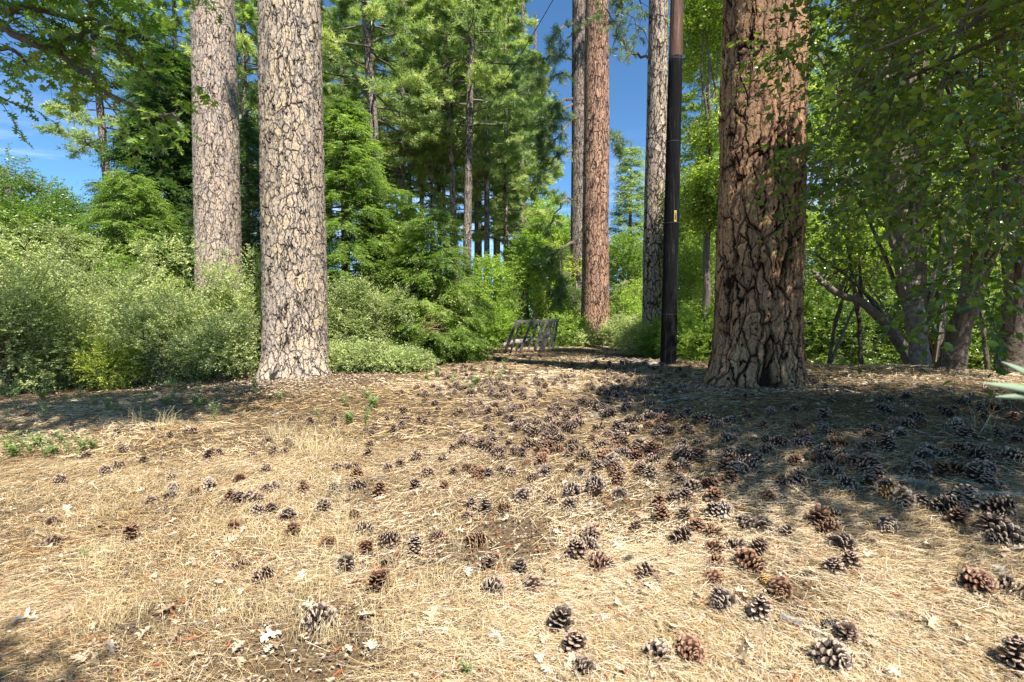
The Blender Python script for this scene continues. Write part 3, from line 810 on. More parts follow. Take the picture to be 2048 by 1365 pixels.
cone_tree('incense_cedar', 'low spreading cedar left of the pinkish pine, above the shrubs', 270, 15.0, 345, 2.0, 55, 'cedar', 8500, nlm=1.8, leaf=(.09, .028), k=15, spray=.45, power=.6)
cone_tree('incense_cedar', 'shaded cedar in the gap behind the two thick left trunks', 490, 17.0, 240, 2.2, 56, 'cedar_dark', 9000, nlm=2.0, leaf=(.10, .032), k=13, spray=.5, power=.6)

# ------------------------------------------------------------------ broadleaf trees and shrubs
def broad(name, label, cat, base, blobs, mat, seed, trunk=None, group=None, leaf=(.06, .04), spray=.45, k=10, twig=.004, droop=.25, tmpl=LEAF_Q, wild=.6, limbs=8, nsc=None, hole=-.3, updir=0.0, crown_name='crown', bark='limb'):
    """blobs: list of (cx,cy,cz, rx,ry,rz, n) relative to base"""
    r = np.random.RandomState(seed)
    root = empty(name, base); tag(root, label, cat, group)
    g, gt = Geo(), Geo()
    for bi, b in enumerate(blobs):
        P, v = ellip(int(b[6]), b[:3], b[3:6], r, seed=seed + bi, nsc=nsc, hole=hole)
        P[:, 2] = np.maximum(P[:, 2], .06)
        d = v + r.normal(size=v.shape) * .45; d[:, 2] += updir
        rb = np.clip(r.rand(len(P)) * .6 + .25 * (clump_noise(P, seed + 7, 2.5) + .6), 0, 1)
        sprays(g, gt, P, d, r, length=spray, k=k, leaf=leaf, droop=droop, twig=twig, tmpl=tmpl, wild=wild, rb=rb)
        # limbs out to the blob
        for i in range(limbs if b[6] > 120 else 1):
            e = P[r.randint(len(P))]
            s = np.array([0, 0, max(.05, min(e[2], b[2]) * r.uniform(.1, .6))]) if trunk is None else np.array(trunk[min(len(trunk) - 1, 1 + r.randint(len(trunk) - 1))][:3])
            m1 = s + (e - s) * .35 + np.array([0, 0, .12 * np.linalg.norm(e - s)]) + r.normal(size=3) * .06
            m2 = s + (e - s) * .7 + np.array([0, 0, .10 * np.linalg.norm(e - s)]) + r.normal(size=3) * .08
            L0 = np.linalg.norm(e - s)
            tube(gt, [s, m1, m2, e], np.array([.012, .009, .006, .003]) * (.6 + L0 * .9) * (1 if b[6] > 120 else .4), 5, r.rand(), cap=False)
    if trunk is not None:
        T = np.array(trunk)
        s = np.linspace(0, 1, len(T)); tt = np.linspace(0, 1, len(T) * 5)
        Q = np.array([np.interp(tt, s, T[:, c]) for c in range(4)]).T
        Q[1:, :2] += r.normal(size=(len(Q) - 1, 2)) * .012
        if bark == 'limb': tube(gt, Q[:, :3], Q[:, 3], 10, .6)
        else:
            gq = Geo(); tube(gq, Q[:, :3], Q[:, 3], 14, .7)
            link('trunk', gq.build('trunk', M[bark], smooth=True), root)
    link('trunk' if bark == 'limb' else 'branches', gt.build('branches', M['limb']), root)
    link(crown_name, g.build(crown_name, M[mat]), root)
    return root

def shrub(px, D, top_py, Rm, seed, label, mat='shrub', n=2600, leaf=(.046, .030), group='grey green shrubs', name='shrub', low=True, spray=.26, ry=None, k=11, cat='shrub', updir=.25):
    x = (px - 1024) / F * D; z = gz(x, D)
    H = (at(px, top_py, D)[2] - z) * .86
    r = np.random.RandomState(seed)
    n = n * .85
    bl = [(0, 0, H * .42, Rm * .9, (ry or Rm) * .8, H * .46, n * .5)]
    for i in range(5):
        an = r.rand() * 6.28; q = Rm * .5
        hz = H * r.uniform(.3, .75)
        bl.append((math.cos(an) * q, math.sin(an) * q * .7, hz, Rm * .45, Rm * .42, H * .26, n * .08))
    for i in range(9):      # uneven shoots standing out of the mound
        an = r.rand() * 6.28; q = Rm * r.uniform(.2, .95)
        hz = H * (.55 + .5 * math.sqrt(max(0, 1 - (q / Rm) ** 2)) * r.uniform(.6, 1.1))
        bl.append((math.cos(an) * q, math.sin(an) * q * .8, hz, Rm * r.uniform(.10, .2), Rm * .14, H * r.uniform(.08, .16), n * .016))
    return broad(name, label, cat, (x, D, z), bl, mat, seed, leaf=leaf, spray=spray, k=k, twig=.0028, droop=.05, nsc=4.2, hole=-.05, limbs=9, updir=updir, group=group, wild=.9)

shrub(250, 11.8, 462, 1.75, 60, 'tallest grey green shrub, peaking left of the pinkish pine', n=4200)
shrub(120, 12.8, 525, 1.7, 61, 'grey green shrub between the far left one and the tallest one', n=3400)
shrub(15, 9.6, 478, 1.35, 62, 'dark based olive shrub at the far left edge of the photo', n=3600, leaf=(.05, .034))
shrub(385, 11.4, 492, 1.35, 63, 'grey green shrub in front of the pinkish pine base', n=3200)
shrub(485, 11.6, 500, 1.0, 64, 'grey green shrub squeezed between the two thick left trunks', n=2600)
shrub(320, 10.2, 590, 1.25, 65, 'lower rounded shrub spreading in front of the tallest one', n=3200)
shrub(440, 10.0, 610, .9, 66, 'low shrub touching the left side of the big pale pine', n=2400)
shrub(120, 10.6, 620, 1.1, 67, 'low shrub with shaded skirt left of the yellow green weeds', n=2800)
shrub(700, 11.8, 545, .85, 68, 'grey green shrub right behind the big pale pine', n=2600)
shrub(770, 12.0, 570, .8, 69, 'small grey green shrub under the bright cedars', n=2000)
shrub(705, 10.7, 692, .85, 70, 'low mound of grey leaves right of the big pale pine base', n=2200, updir=.5)
shrub(800, 10.9, 705, .75, 71, 'low mound of grey leaves trailing toward the cone strewn slope', n=1900, updir=.5)
shrub(215, 9.9, 655, .55, 72, 'yellow green weedy bush in a gap between shrubs', mat='yellow_shrub', n=900, group=None, leaf=(.045, .028))
shrub(1245, 19, 628, .8, 73, 'grey shrub right of the straight reddish pine', n=1500, leaf=(.06, .03))
shrub(1290, 15.5, 640, .75, 74, 'grey shrub in front of the plated pine behind the pole', n=1700, leaf=(.055, .028))
shrub(1385, 12.5, 610, .75, 75, 'leafy shrub between utility pole and massive right pine', mat='decid', n=2000, leaf=(.06, .035), group=None)
shrub(1335, 14.5, 625, .8, 79, 'leafy shrub right behind the utility pole foot', mat='decid', n=1700, leaf=(.06, .035), group=None)
shrub(1420, 11.0, 640, .6, 76, 'small leafy shrub tucked against the massive right pine', mat='decid', n=1300, leaf=(.06, .035), group=None)
shrub(1180, 18.6, 655, .35, 77, 'tiny shrub growing at the foot of the reddish pine', n=350, leaf=(.05, .032))
shrub(985, 17.5, 600, .8, 78, 'dark low shrub behind the fallen log', n=1300, mat='decid', leaf=(.07, .04), group=None)

def tree_at(name, label, px, D, blobs_px, mat, seed, leaf, spray=.5, k=9, n=1.0, trunk=True, cat='tree', group=None, nsc=2.2, hole=-.35, lean=0, tw=.004, ybase=None, tmpl=LEAF_Q, wild=.85):
    """blobs given as (px,py,D,rx_px,ry_px,depth_m,n)"""
    x = (px - 1024) / F * D; z = gz(x, D)
    bl = []
    for (bx, by, bd, rx, ry, dm, nn) in blobs_px:
        c = at(bx, by, bd) - np.array([x, D, z])
        bl.append((c[0], c[1], c[2], rx / F * bd, dm, ry / F * bd, nn * n))
    top = max(b[2] for b in bl)
    tk = [(0, 0, -.2, .10), (lean * .3, 0, top * .4, .08), (lean * .7, 0, top * .8, .05), (lean, 0, top, .03)] if trunk else None
    return broad(name, label, cat, (x, D, z), bl, mat, seed, trunk=tk, leaf=leaf, spray=spray, k=k, nsc=nsc, hole=hole, limbs=6, group=group, twig=tw, tmpl=tmpl, wild=wild)

# bright deciduous thicket behind the wooden frame
tree_at('broadleaf_tree', 'yellow green tree left of the wooden frame, under the grey trunk', 975, 21, [(975, 590, 21, 50, 70, 1.3, 1300), (960, 640, 20, 55, 50, 1, 900)], 'decid', 80, (.10, .06))
tree_at('broadleaf_tree', 'bright leafy tree directly behind the wooden frame', 1055, 24, [(1055, 570, 24, 60, 85, 1.5, 1700), (1080, 630, 22, 60, 60, 1, 1000)], 'decid', 81, (.11, .065))
tree_at('broadleaf_tree', 'yellowest leafy tree behind the frame, left of the twin pines', 1120, 23, [(1120, 600, 23, 45, 70, 1.2, 1300), (1130, 520, 24, 40, 50, 1, 700)], 'yellow_shrub', 82, (.10, .06))
tree_at('broadleaf_tree', 'taller pale green tree rising toward the sky gap left of twin pines', 1100, 32, [(1105, 470, 32, 50, 70, 2, 1500), (1060, 520, 31, 40, 60, 1.5, 900)], 'decid', 83, (.14, .085), hole=-.1)
tree_at('broadleaf_tree', 'low leafy tree at the right end of the wooden frame', 1140, 19.5, [(1135, 665, 19.5, 45, 35, .8, 900)], 'decid', 84, (.08, .05))
tree_at('broadleaf_tree', 'leafy tree between reddish pine and plated pine', 1250, 25, [(1250, 560, 25, 45, 90, 1.4, 1700), (1240, 640, 23, 45, 50, 1, 800)], 'decid', 85, (.10, .06))
tree_at('broadleaf_tree', 'slim leafy tree just right of the utility pole, lit pale green', 1392, 15, [(1390, 430, 15, 42, 130, 1, 2300), (1395, 560, 14, 45, 90, .9, 1700)], 'decid', 86, (.065, .045), hole=-.2)
tree_at('broadleaf_tree', 'tall leafy tree filling the gap left of the massive right pine', 1410, 12.5, [(1415, 120, 12.5, 50, 170, .9, 1900), (1420, 330, 12.5, 42, 110, .9, 1300)], 'alder_far', 87, (.07, .05), hole=-.15, tmpl=LEAF_H)
# left edge oak
tree_at('oak_tree', 'round dark green oak at the far left edge behind the shrubs', 15, 16, [(20, 420, 16, 110, 70, 2, 2600), (70, 470, 15.5, 95, 55, 1.6, 1800), (10, 500, 15, 110, 60, 1.6, 1800), (-40, 340, 16, 60, 60, 1.5, 600)], 'oak', 88, (.09, .055), spray=.5)
tree_at('oak_tree', 'paler bush like oak in front of the dark one at far left', 60, 13.6, [(50, 505, 13.6, 120, 45, 1.2, 1700)], 'shrub', 89, (.07, .04), spray=.45)

# ---- right-hand alders
AB = ground_at(1845, 742)
def rel(px, py, D, base): return tuple(at(px, py, D) - np.array(base))
def tk(base, pts):      # trunk polyline from pixels with radii
    return [(*rel(p[0], p[1], p[2], base), p[3]) for p in pts]
base = (at(1842, 740, 8.4)[0], 8.4, gz(at(1842, 740, 8.4)[0], 8.4))
def bpx(base, L_):
    o_ = []
    for (bx, by, bd, rx, ry, dm, nn) in L_:
        c = at(bx, by, bd) - np.array(base)
        o_.append((c[0], c[1], c[2], rx / F * bd, dm, ry / F * bd, nn))
    return o_
t1 = tk(base, [(1845, 770, 8.4, .17), (1838, 690, 8.4, .135), (1825, 590, 8.4, .12), (1805, 480, 8.4, .105), (1790, 380, 8.3, .11), (1770, 200, 8.2, .09), (1760, -60, 8.2, .06)])
broad('alder_tree', 'pale grey trunked alder leaning slightly left, right of the massive pine', 'tree', base,
      bpx(base, [(1790, 20, 8.4, 220, 140, 1.2, 520), (1710, 300, 8.8, 110, 120, .8, 200), (1900, 320, 9.0, 140, 130, .8, 200), (1820, 500, 9.6, 180, 70, .5, 120)]) + [(-1.9, .5, 12.4, 1.6, 1.5, 1.0, 520), (-.6, 0, 10.2, 1.5, 1.5, 1.2, 300)], 'alder', 90, trunk=t1,  # high leaf masses out of view, added to shade the wooden frame
      leaf=(.062, .046), spray=.5, k=9, tmpl=LEAF_H, wild=1.05, nsc=3.0, hole=-.15, droop=.3, bark='bark_alder')
base = (at(1905, 745, 7.2)[0], 7.2, gz(at(1905, 745, 7.2)[0], 7.2))
t2 = tk(base, [(1890, 780, 7.2, .21), (1905, 720, 7.2, .16), (1925, 640, 7.1, .13), (1952, 560, 7.0, .125), (1985, 470, 6.9, .14), (2020, 360, 6.8, .12), (2040, 240, 6.7, .10), (2000, 180, 6.2, .07), (1900, 150, 5.6, .05)])
broad('alder_tree', 'dark leaning alder trunk bending right, peeling bark, near the right edge', 'tree', base,
      bpx(base, [(1960, 100, 5.8, 180, 180, .9, 300), (2080, 350, 6.0, 130, 200, .9, 260), (1870, 160, 5.6, 120, 140, .6, 110), (1900, 420, 6.2, 150, 70, .5, 80)]), 'alder', 91, trunk=t2,
      leaf=(.062, .048), spray=.5, k=9, tmpl=LEAF_H, wild=1.05, nsc=3.2, hole=-.1, droop=.35, bark='bark_alder_dark')
base = (at(2025, 745, 7.6)[0], 7.6, gz(at(2025, 745, 7.6)[0], 7.6))
t3 = tk(base, [(2020, 780, 7.6, .19), (2022, 700, 7.6, .155), (2030, 600, 7.6, .14), (2060, 400, 7.5, .12), (2090, 100, 7.4, .08)])
broad('alder_tree', 'dark alder trunk cut by the right edge of the photo', 'tree', base,
      bpx(base, [(2110, 180, 7.0, 140, 230, 1.0, 380)]) + [(7.1 - base[0], 5.4 - base[1], 5.2, 1.7, 1.3, .8, 620), (5.5 - base[0], 5.7 - base[1], 5.8, 1.1, .9, .6, 380)], 'alder', 92, trunk=t3, leaf=(.062, .048), spray=.5, k=9, tmpl=LEAF_H, wild=1.05, bark='bark_alder_dark')  # unseen leaf masses added to shade the ground behind the massive pine
for q_, (pts_, lab_) in enumerate([([(1725, 742, 9.6, .04), (1718, 640, 9.6, .034), (1700, 520, 9.7, .028), (1690, 380, 9.8, .02)], 'thin leaning stem just left of the crooked one'),
        ([(1868, 744, 9.2, .045), (1885, 660, 9.2, .038), (1880, 540, 9.3, .03), (1905, 400, 9.3, .02)], 'thin curved stem right against the pale grey alder'),
        ([(1975, 742, 9.0, .04), (1968, 650, 9.0, .03), (1950, 560, 9.0, .022), (1958, 470, 9.0, .016)], 'thin stem between the two dark alder trunks'),
        ([(1655, 740, 9.4, .03), (1668, 660, 9.4, .026), (1690, 590, 9.5, .02), (1735, 500, 9.5, .014)], 'thinnest stem beside the massive pine, leaning right')]):
    b_ = at(pts_[0][0], pts_[0][1], pts_[0][2]); base = (b_[0], b_[1], gz(b_[0], b_[1]))
    broad('alder_sapling', lab_, 'sapling', base, bpx(base, [(pts_[-1][0], pts_[-1][1] + 10, pts_[-1][2], 45, 60, .35, 130)]), 'alder_far', 140 + q_, trunk=tk(base, [(pts_[0][0], pts_[0][1] + 15, pts_[0][2], pts_[0][3])] + pts_), leaf=(.055, .04), spray=.35, k=8, tmpl=LEAF_H, bark='bark_alder_dark', limbs=4)
base = (at(1815, 735, 9.0)[0], 9.0, gz(at(1815, 735, 9.0)[0], 9.0))
t4 = tk(base, [(1835, 770, 9.0, .13), (1815, 710, 9.0, .10), (1775, 650, 9.0, .085), (1725, 605, 9.0, .07), (1680, 590, 9.0, .06), (1645, 565, 9.0, .05), (1625, 540, 9.0, .035)])
broad('alder_tree', 'crooked low stem arching left from the pale grey alder base', 'tree', base,
      bpx(base, [(1650, 510, 9.4, 60, 70, .5, 150), (1740, 530, 9.6, 80, 60, .5, 130)]), 'alder_far', 93, trunk=t4, leaf=(.058, .042), spray=.42, k=9, tmpl=LEAF_H, wild=1.05)
# dense bank behind
for i, (px, D, L_, lab) in enumerate([
    (1670, 17, [(1670, 560, 17, 120, 150, 1.2, 3000), (1650, 380, 17.5, 110, 140, 1.2, 2300), (1670, 200, 17.5, 110, 140, 1.2, 1800)], 'dense leafy tree behind, immediately right of the massive pine'),
    (1810, 17.5, [(1800, 570, 17.5, 130, 140, 1.2, 3000), (1800, 390, 18, 130, 140, 1.4, 2500), (1800, 190, 18, 130, 150, 1.4, 1900)], 'dense leafy tree behind the pale grey alder trunk'),
    (1960, 17, [(1950, 570, 17, 130, 140, 1.2, 3000), (1960, 390, 17.5, 140, 140, 1.4, 2500), (1970, 180, 17.5, 140, 150, 1.4, 1900)], 'dense leafy tree behind the leaning dark alder'),
    (2100, 17.5, [(2090, 560, 17, 110, 150, 1.2, 1600), (2100, 320, 17.5, 120, 200, 1.4, 1500)], 'dense leafy tree at the right edge behind the cut off alder')]):
    tree_at('broadleaf_tree', lab, px, D, L_, 'alder_far', 100 + i, (.085, .06), spray=.5, k=10, nsc=2.6, hole=-.2, wild=1.0)
for i, (px, D, py, lab) in enumerate([(1650, 13.5, 640, 'low leafy bush on the bank beside the massive pine'), (1745, 14, 640, 'low leafy bush on the bank under the crooked stem'),
                                      (1870, 13.2, 645, 'low leafy bush between the two alder trunks'), (1975, 13.0, 640, 'low leafy bush between the leaning alder and the right edge'),
                                      (2060, 13.2, 640, 'low leafy bush at the right edge of the bank')]):
    shrub(px, D, py - 75, 1.05, 110 + i, lab, mat='alder_low', n=2900, leaf=(.065, .046), group=None)

# ---- overhanging branches near the camera on the right: crown of an alder rooted just right of the frame
base = (5.6, 2.2, gz(5.6, 2.2))
def absb(L_): return [(x - base[0], y - base[1], z - base[2], a_, b_, c_, n_) for (x, y, z, a_, b_, c_, n_) in L_]
t5 = [(0, 0, -.3, .2), (-.1, .1, 1.2, .17), (-.5, .3, 2.6, .14), (-1.2, .6, 4.0, .1), (-2.0, 1.0, 5.2, .06)]
blobs = absb([(4.9, 2.0, 5.2, 1.9, 1.7, 1.3, 2300), (3.5, 2.9, 4.7, 1.2, 1.4, .9, 1300), (3.75, .85, 4.7, 1.15, .95, .9, 1100), (4.3, 4.6, 5.0, .95, .9, .8, 980), (3.35, 4.2, 4.6, .6, .7, .7, 260)])
blobs += bpx(base, [(1640, 60, 4.6, 90, 90, .5, 80), (1760, 330, 4.0, 150, 110, .5, 120), (1930, 560, 3.6, 120, 70, .4, 42), (2030, 570, 3.4, 70, 50, .3, 22),
                    (1850, 120, 3.6, 180, 120, .5, 130), (1980, 300, 3.2, 120, 160, .5, 100), (1620, 345, 5.2, 50, 12, .12, 20)])
broad('alder_tree', 'near alder whose leafy branches overhang the upper right from outside the frame', 'tree', base, blobs, 'alder', 94, trunk=t5, leaf=(.066, .05), spray=.46, k=9, tmpl=LEAF_H, wild=1.05, droop=.4, bark='bark_alder', twig=.004, limbs=9)

# ---- oak branch entering at the top left
base = (-8.5, 4.6, gz(-8.5, 4.6))
r_ = np.random.RandomState(120)
root = empty('oak_tree', base); tag(root, 'oak reaching in from the upper left corner with lobed leaves', 'tree')
g, gt = Geo(), Geo()
tube(gt, [(0, 0, -.3), (.1, 0, 1.5), (.4, .1, 3.2), (1.0, .2, 5.0), (1.6, .4, 7.2)], [.26, .22, .19, .15, .08], 12)
def obr(pts, r0, n, spread, k=7, vis=True):
    P = np.array([at(*p) if len(p) == 3 else np.array(p[:3]) for p in pts]) - np.array(base)
    s = np.linspace(0, 1, len(P)); tt = np.linspace(0, 1, len(P) * 5)
    Q = np.array([np.interp(tt, s, P[:, c]) for c in range(3)]).T; Q[1:] += r_.normal(size=(len(Q) - 1, 3)) * .02
    tube(gt, Q, r0 * (1 - .82 * tt) + .004, 6, .4, cap=False)
    u = .12 + .88 * r_.rand(n)
    c = np.stack([np.interp(u, tt, Q[:, q]) for q in range(3)], -1)
    dd = nrm(P[-1] - P[0])[None, :] * .7 + r_.normal(size=(n, 3)) * np.array([.7, .7, .5]) 
    for q in range(n):     # twig from branch to spray
        e = c[q] + nrm(dd[q]) * spread * r_.rand()
        tube(gt, [c[q], (c[q] + e) / 2 + r_.normal(size=3) * .02, e], [.007, .005, .003], 3, .3, cap=False)
        c[q] = e
    sprays(g, gt, c, dd, r_, length=.34, k=k, leaf=(.125, .115), droop=.35, tmpl=LEAF_OAK, twig=.003, wild=.55)
obr([(-260, -220, 4.8), (-60, 20, 4.9), (110, 105, 5.0), (240, 200, 5.1), (365, 245, 5.2)], .05, 50, .24)
obr([(-60, 20, 4.9), (60, 20, 4.9), (180, 40, 5.1), (290, 75, 5.3)], .035, 44, .30)
obr([(-260, -150, 5.0), (-60, 90, 5.2), (60, 110, 5.3), (150, 135, 5.4)], .03, 16, .2)
obr([(110, 105, 5.0), (170, 60, 5.2), (250, 100, 5.3), (330, 190, 5.4)], .022, 34, .25)
obr([(-200, 60, 5.6), (-60, 150, 5.6), (-10, 190, 5.6), (20, 210, 5.6)], .022, 8, .2)
obr([(-260, -260, 4.8), (-60, -120, 4.9), (100, -60, 5.0), (260, 10, 5.2)], .04, 44, .35)
obr([(-200, -320, 4.8), (0, -260, 5.0), (160, -180, 5.2)], .04, 40, .5)
P, v = ellip(650, (3.0, 1.2, 6.6), (2.6, 2.2, 1.3), r_)
sprays(g, gt, P, v, r_, length=.4, k=8, leaf=(.125, .11), droop=.3, tmpl=LEAF_OAK, twig=.003, wild=.6)
P, v = ellip(820, (4.5, -.3, 6.4), (2.4, 1.5, .8), r_)
sprays(g, gt, P, v, r_, length=.4, k=8, leaf=(.125, .11), droop=.3, tmpl=LEAF_OAK, twig=.003, wild=.6)
link('trunk', gt.build('trunk', M['limb']), root); link('crown', g.build('crown', M['oak']), root)
# unseen oak added behind the camera to shade the lower left corner
base = (2.4, -3.2, gz(2.4, -3.2))
broad('oak_tree', 'unseen oak added behind the viewpoint to shade the lower left corner', 'tree', base,
      [(-3.2, 2.2, 4.1, .8, .34, .22, 60), (-1.0, .2, 5.0, 1.6, 1.2, .8, 160)], 'oak', 121, trunk=[(0, 0, -.2, .2), (-.2, .2, 2, .16), (-.8, .6, 4.4, .09)], leaf=(.12, .10), spray=.4, k=8, tmpl=LEAF_OAK, limbs=4)

# far treeline closing the view
r_ = np.random.RandomState(130)
g, gt = Geo(), Geo()
n = 26000
an = r_.uniform(-1.15, 1.15, n); dd = r_.uniform(44, 60, n)
X, Y = np.sin(an) * dd, np.cos(an) * dd
top = 8.5 + 2.6 * np.sin(an * 23) + 1.9 * np.sin(an * 57 + 1)
top = np.where((an > -.86) & (an < -.72), 7.0, top)
Z = -2.5 + top * r_.rand(n) ** .8
v = np.c_[r_.normal(size=n), -1 + r_.normal(size=n) * .4, r_.normal(size=n) * .5]
sprays(g, None, np.c_[X, Y, Z], v, r_, length=1.3, k=7, leaf=(.45, .28), droop=.2, twig=0, wild=.7, rb=r_.rand(n))
o = link('treeline', g.build('treeline', M['decid'])); tag(o, 'dense mass of far green woods closing the view', 'woods', kind='stuff')

# ------------------------------------------------------------------ utility pole
D = 9.4
x = (1337.0 - 1024) / F * D; z = gz(x, D)
root = empty('utility_pole', (x, D, z)); tag(root, 'dark wrapped wooden utility pole with a small yellow number tag', 'utility pole')
lean = .012
def pole_seg(z0, z1, n=14, off=0.0):
    zz = np.linspace(z0, z1, n); r = .138 - .0040 * np.clip(zz, 0, None) + off
    return np.c_[lean * zz, 0 * zz, zz], r
def pole_mat(name, c0, c1, c2, spec=.3, rough=.6):
    m, t = newmat(name); l = t.links.new
    c = N(t, 'ShaderNodeTexCoord'); mp = N(t, 'ShaderNodeMapping'); mp.inputs['Scale'].default_value = (14, 14, .8)
    l(c.outputs['Object'], mp.inputs['Vector'])
    n1 = N(t, 'ShaderNodeTexNoise'); n1.inputs['Scale'].default_value = 2; n1.inputs['Detail'].default_value = 7; n1.inputs['Roughness'].default_value = .7
    l(mp.outputs[0], n1.inputs['Vector'])
    rp = ramp(t, [(.35, c0), (.55, c1), (.72, c2)]); l(n1.outputs['Fac'], rp.inputs[0])
    p = N(t, 'ShaderNodeBsdfPrincipled'); p.inputs['Roughness'].default_value = rough; p.inputs['Specular IOR Level'].default_value = spec
    l(rp.outputs[0], p.inputs['Base Color'])
    b = N(t, 'ShaderNodeBump'); b.inputs['Distance'].default_value = .02; l(n1.outputs['Fac'], b.inputs['Height']); l(b.outputs[0], p.inputs['Normal'])
    o = N(t, 'ShaderNodeOutputMaterial'); l(p.outputs[0], o.inputs['Surface']); return m
g = Geo(); P, rr = pole_seg(-.5, 11.5, 30); tube(g, P, rr, 28)
link('pole_shaft', g.build('pole_shaft', pole_mat('weathered_pole_wood', (.045, .02, .011), (.12, .055, .03), (.24, .14, .08)), smooth=False), root)
g = Geo(); P, rr = pole_seg(-.45, 5.52, 60, .006); rr = rr + .0015 * np.sin(np.arange(60) * 2.1); tube(g, P, rr, 28)
o = link('wrap', g.build('wrap', pole_mat('black_pole_wrap', (.003, .003, .0035), (.007, .0068, .007), (.06, .06, .065), .12, .85), smooth=True), root); o['label'] = 'black weathered wrap round the lower pole'
g = Geo()
for zz in (5.46, 4.0, 2.55, .9):
    P, rr = pole_seg(zz, zz + .02, 3, .0085); tube(g, P, rr, 28)
o = link('wrap_bands', g.build('wrap_bands', pole_mat('band_metal', (.008, .008, .008), (.016, .016, .016), (.03, .03, .03)), smooth=False), root)
# number tag
tz = at(1341, 436, D)[2] - z
g = Geo(); ty = -(.138 - .0040 * tz + .006) - .006
tagc = np.array([lean * tz + .022, ty + .001, tz]); thk = .004
box(g, tagc, (.042, thk, .205))
mt, t = newmat('aluminium_edge'); p = N(t, 'ShaderNodeBsdfPrincipled'); p.inputs['Base Color'].default_value = (.55, .55, .5, 1); p.inputs['Roughness'].default_value = .5
o_ = N(t, 'ShaderNodeOutputMaterial'); t.links.new(p.outputs[0], o_.inputs['Surface'])
tagp = link('number_tag', g.build('number_tag', mt), root)
g = Geo(); box(g, tagc + np.array([0, -.0035, 0]), (.036, .004, .195))
my, t = newmat('yellow_plate'); p = N(t, 'ShaderNodeBsdfPrincipled'); p.inputs['Base Color'].default_value = (.48, .36, .02, 1); p.inputs['Roughness'].default_value = .5
o_ = N(t, 'ShaderNodeOutputMaterial'); t.links.new(p.outputs[0], o_.inputs['Surface'])
link('yellow_plate', g.build('yellow_plate', my), tagp)
mr, t = newmat('dark_red_digits'); p = N(t, 'ShaderNodeBsdfPrincipled'); p.inputs['Base Color'].default_value = (.10, .012, .005, 1)
o_ = N(t, 'ShaderNodeOutputMaterial'); t.links.new(p.outputs[0], o_.inputs['Surface'])
cu = bpy.data.curves.new('digits', 'FONT'); cu.body = '1108488'; cu.size = .036; cu.align_x = 'CENTER'; cu.align_y = 'CENTER'; cu.extrude = .0006; cu.offset = .0012
cu.materials.append(mr)
tmp = bpy.data.objects.new('digits_src', cu); dm = bpy.data.meshes.new_from_object(tmp); bpy.data.objects.remove(tmp); dm.materials.clear(); dm.materials.append(mr)
o = link('digits', dm, tagp, tagc + np.array([0, -.0062, 0]), (math.pi / 2, math.pi / 2, 0))
# staples and ground debris at its foot come with the litter

# service wire crossing in front of the twin pines
g = Geo()
A_, B_ = at(1345, -420, 9.4), at(800, 478, 31)
s = np.linspace(0, 1, 40)
P = A_[None] + (B_ - A_)[None] * s[:, None]; P[:, 2] -= 1.0 * 4 * s * (1 - s) * .55
tube(g, P, .010, 6)
o = link('service_wire', g.build('service_wire', attr_mat('black_cable', [(.012, .012, .012), (.012, .012, .012)]))); tag(o, 'black overhead wire slanting down left in front of the twin pines', 'wire')

# ------------------------------------------------------------------ leaning wooden frame (old gate/pallet panel)
M['old_wood'] = attr_mat('shade_darkened_wood', [(.035, .031, .028), (.075, .066, .06)], noise=.45, nscale=30, bump=.004)  # frame wood darkened in colour to stand in for shade on it
M['old_wood2'] = attr_mat('grey_rail', [(.10, .095, .088), (.15, .14, .13)], noise=.4, nscale=30, bump=.004)
D = 16.2
rw = np.random.RandomState(7)
def fp(px, py, d): return at(px, py, d)
c0 = fp(1062, 699, D)
root = empty('wooden_frame', tuple(c0)); tag(root, 'leaning grey wooden frame of uneven slats at the end of the clearing', 'wooden frame')
def plank(name, p0, p1, w_, th, mat, par, thick_dir=(0, 1, 0)):
    p0 = np.array(p0) - c0; p1 = np.array(p1) - c0
    d = p1 - p0; Ln = np.linalg.norm(d); d = d / Ln
    y = np.array(thick_dir, float); y = y - d * (y @ d); y /= np.linalg.norm(y); x_ = np.cross(y, d)
    g = Geo(); n = 5
    V = []
    for i in range(n):
        t_ = i / (n - 1); c = p0 + d * Ln * t_ + x_ * rw.normal() * .006
        ww = w_ * (1 + rw.normal() * .05)
        for sx, sy in ((-1, -1), (1, -1), (1, 1), (-1, 1)): V.append(c + x_ * sx * ww / 2 + y * sy * th / 2)
    Fq = []
    for i in range(n - 1):
        for j in range(4): Fq += [i * 4 + j, i * 4 + (j + 1) % 4, (i + 1) * 4 + (j + 1) % 4, (i + 1) * 4 + j]
    S = [4] * ((n - 1) * 4) + [4, 4]; Fq += [3, 2, 1, 0] + [n * 4 - 4, n * 4 - 3, n * 4 - 2, n * 4 - 1]
    g.add(V, Fq, S, rw.rand())
    return link(name, g.build(name, mat), par)
tilt = .75   # top leans away
def lf(px, py, k=0.0):      # point on the leaning plane
    f_ = np.clip((700 - py) / 60, -.05, 1.02)
    return fp(px, py, D + tilt * f_ + k)
tops = [(1034, 641, 1011, 701, .10), (1041, 641, 1022, 702, .07), (1064, 641, 1040, 704, .085), (1077, 642, 1055, 704, .07), (1088, 642, 1069, 703, .11), (1097, 642, 1079, 702, .07), (1103, 642, 1085, 704, .12), (1110, 641, 1098, 702, .06), (1115, 641, 1105, 700, .075)]
for (tx, ty_, bx, by, w_) in tops:
    plank('slat', lf(bx, by), lf(tx, ty_), w_ * .95, .035, M['old_wood'], root)
plank('rail', lf(1034, 643, -.045), lf(1118, 641, -.045), .085, .05, M['old_wood2'], root)
plank('rail', lf(1052, 675, -.045), lf(1110, 673, -.045), .05, .045, M['old_wood2'], root)
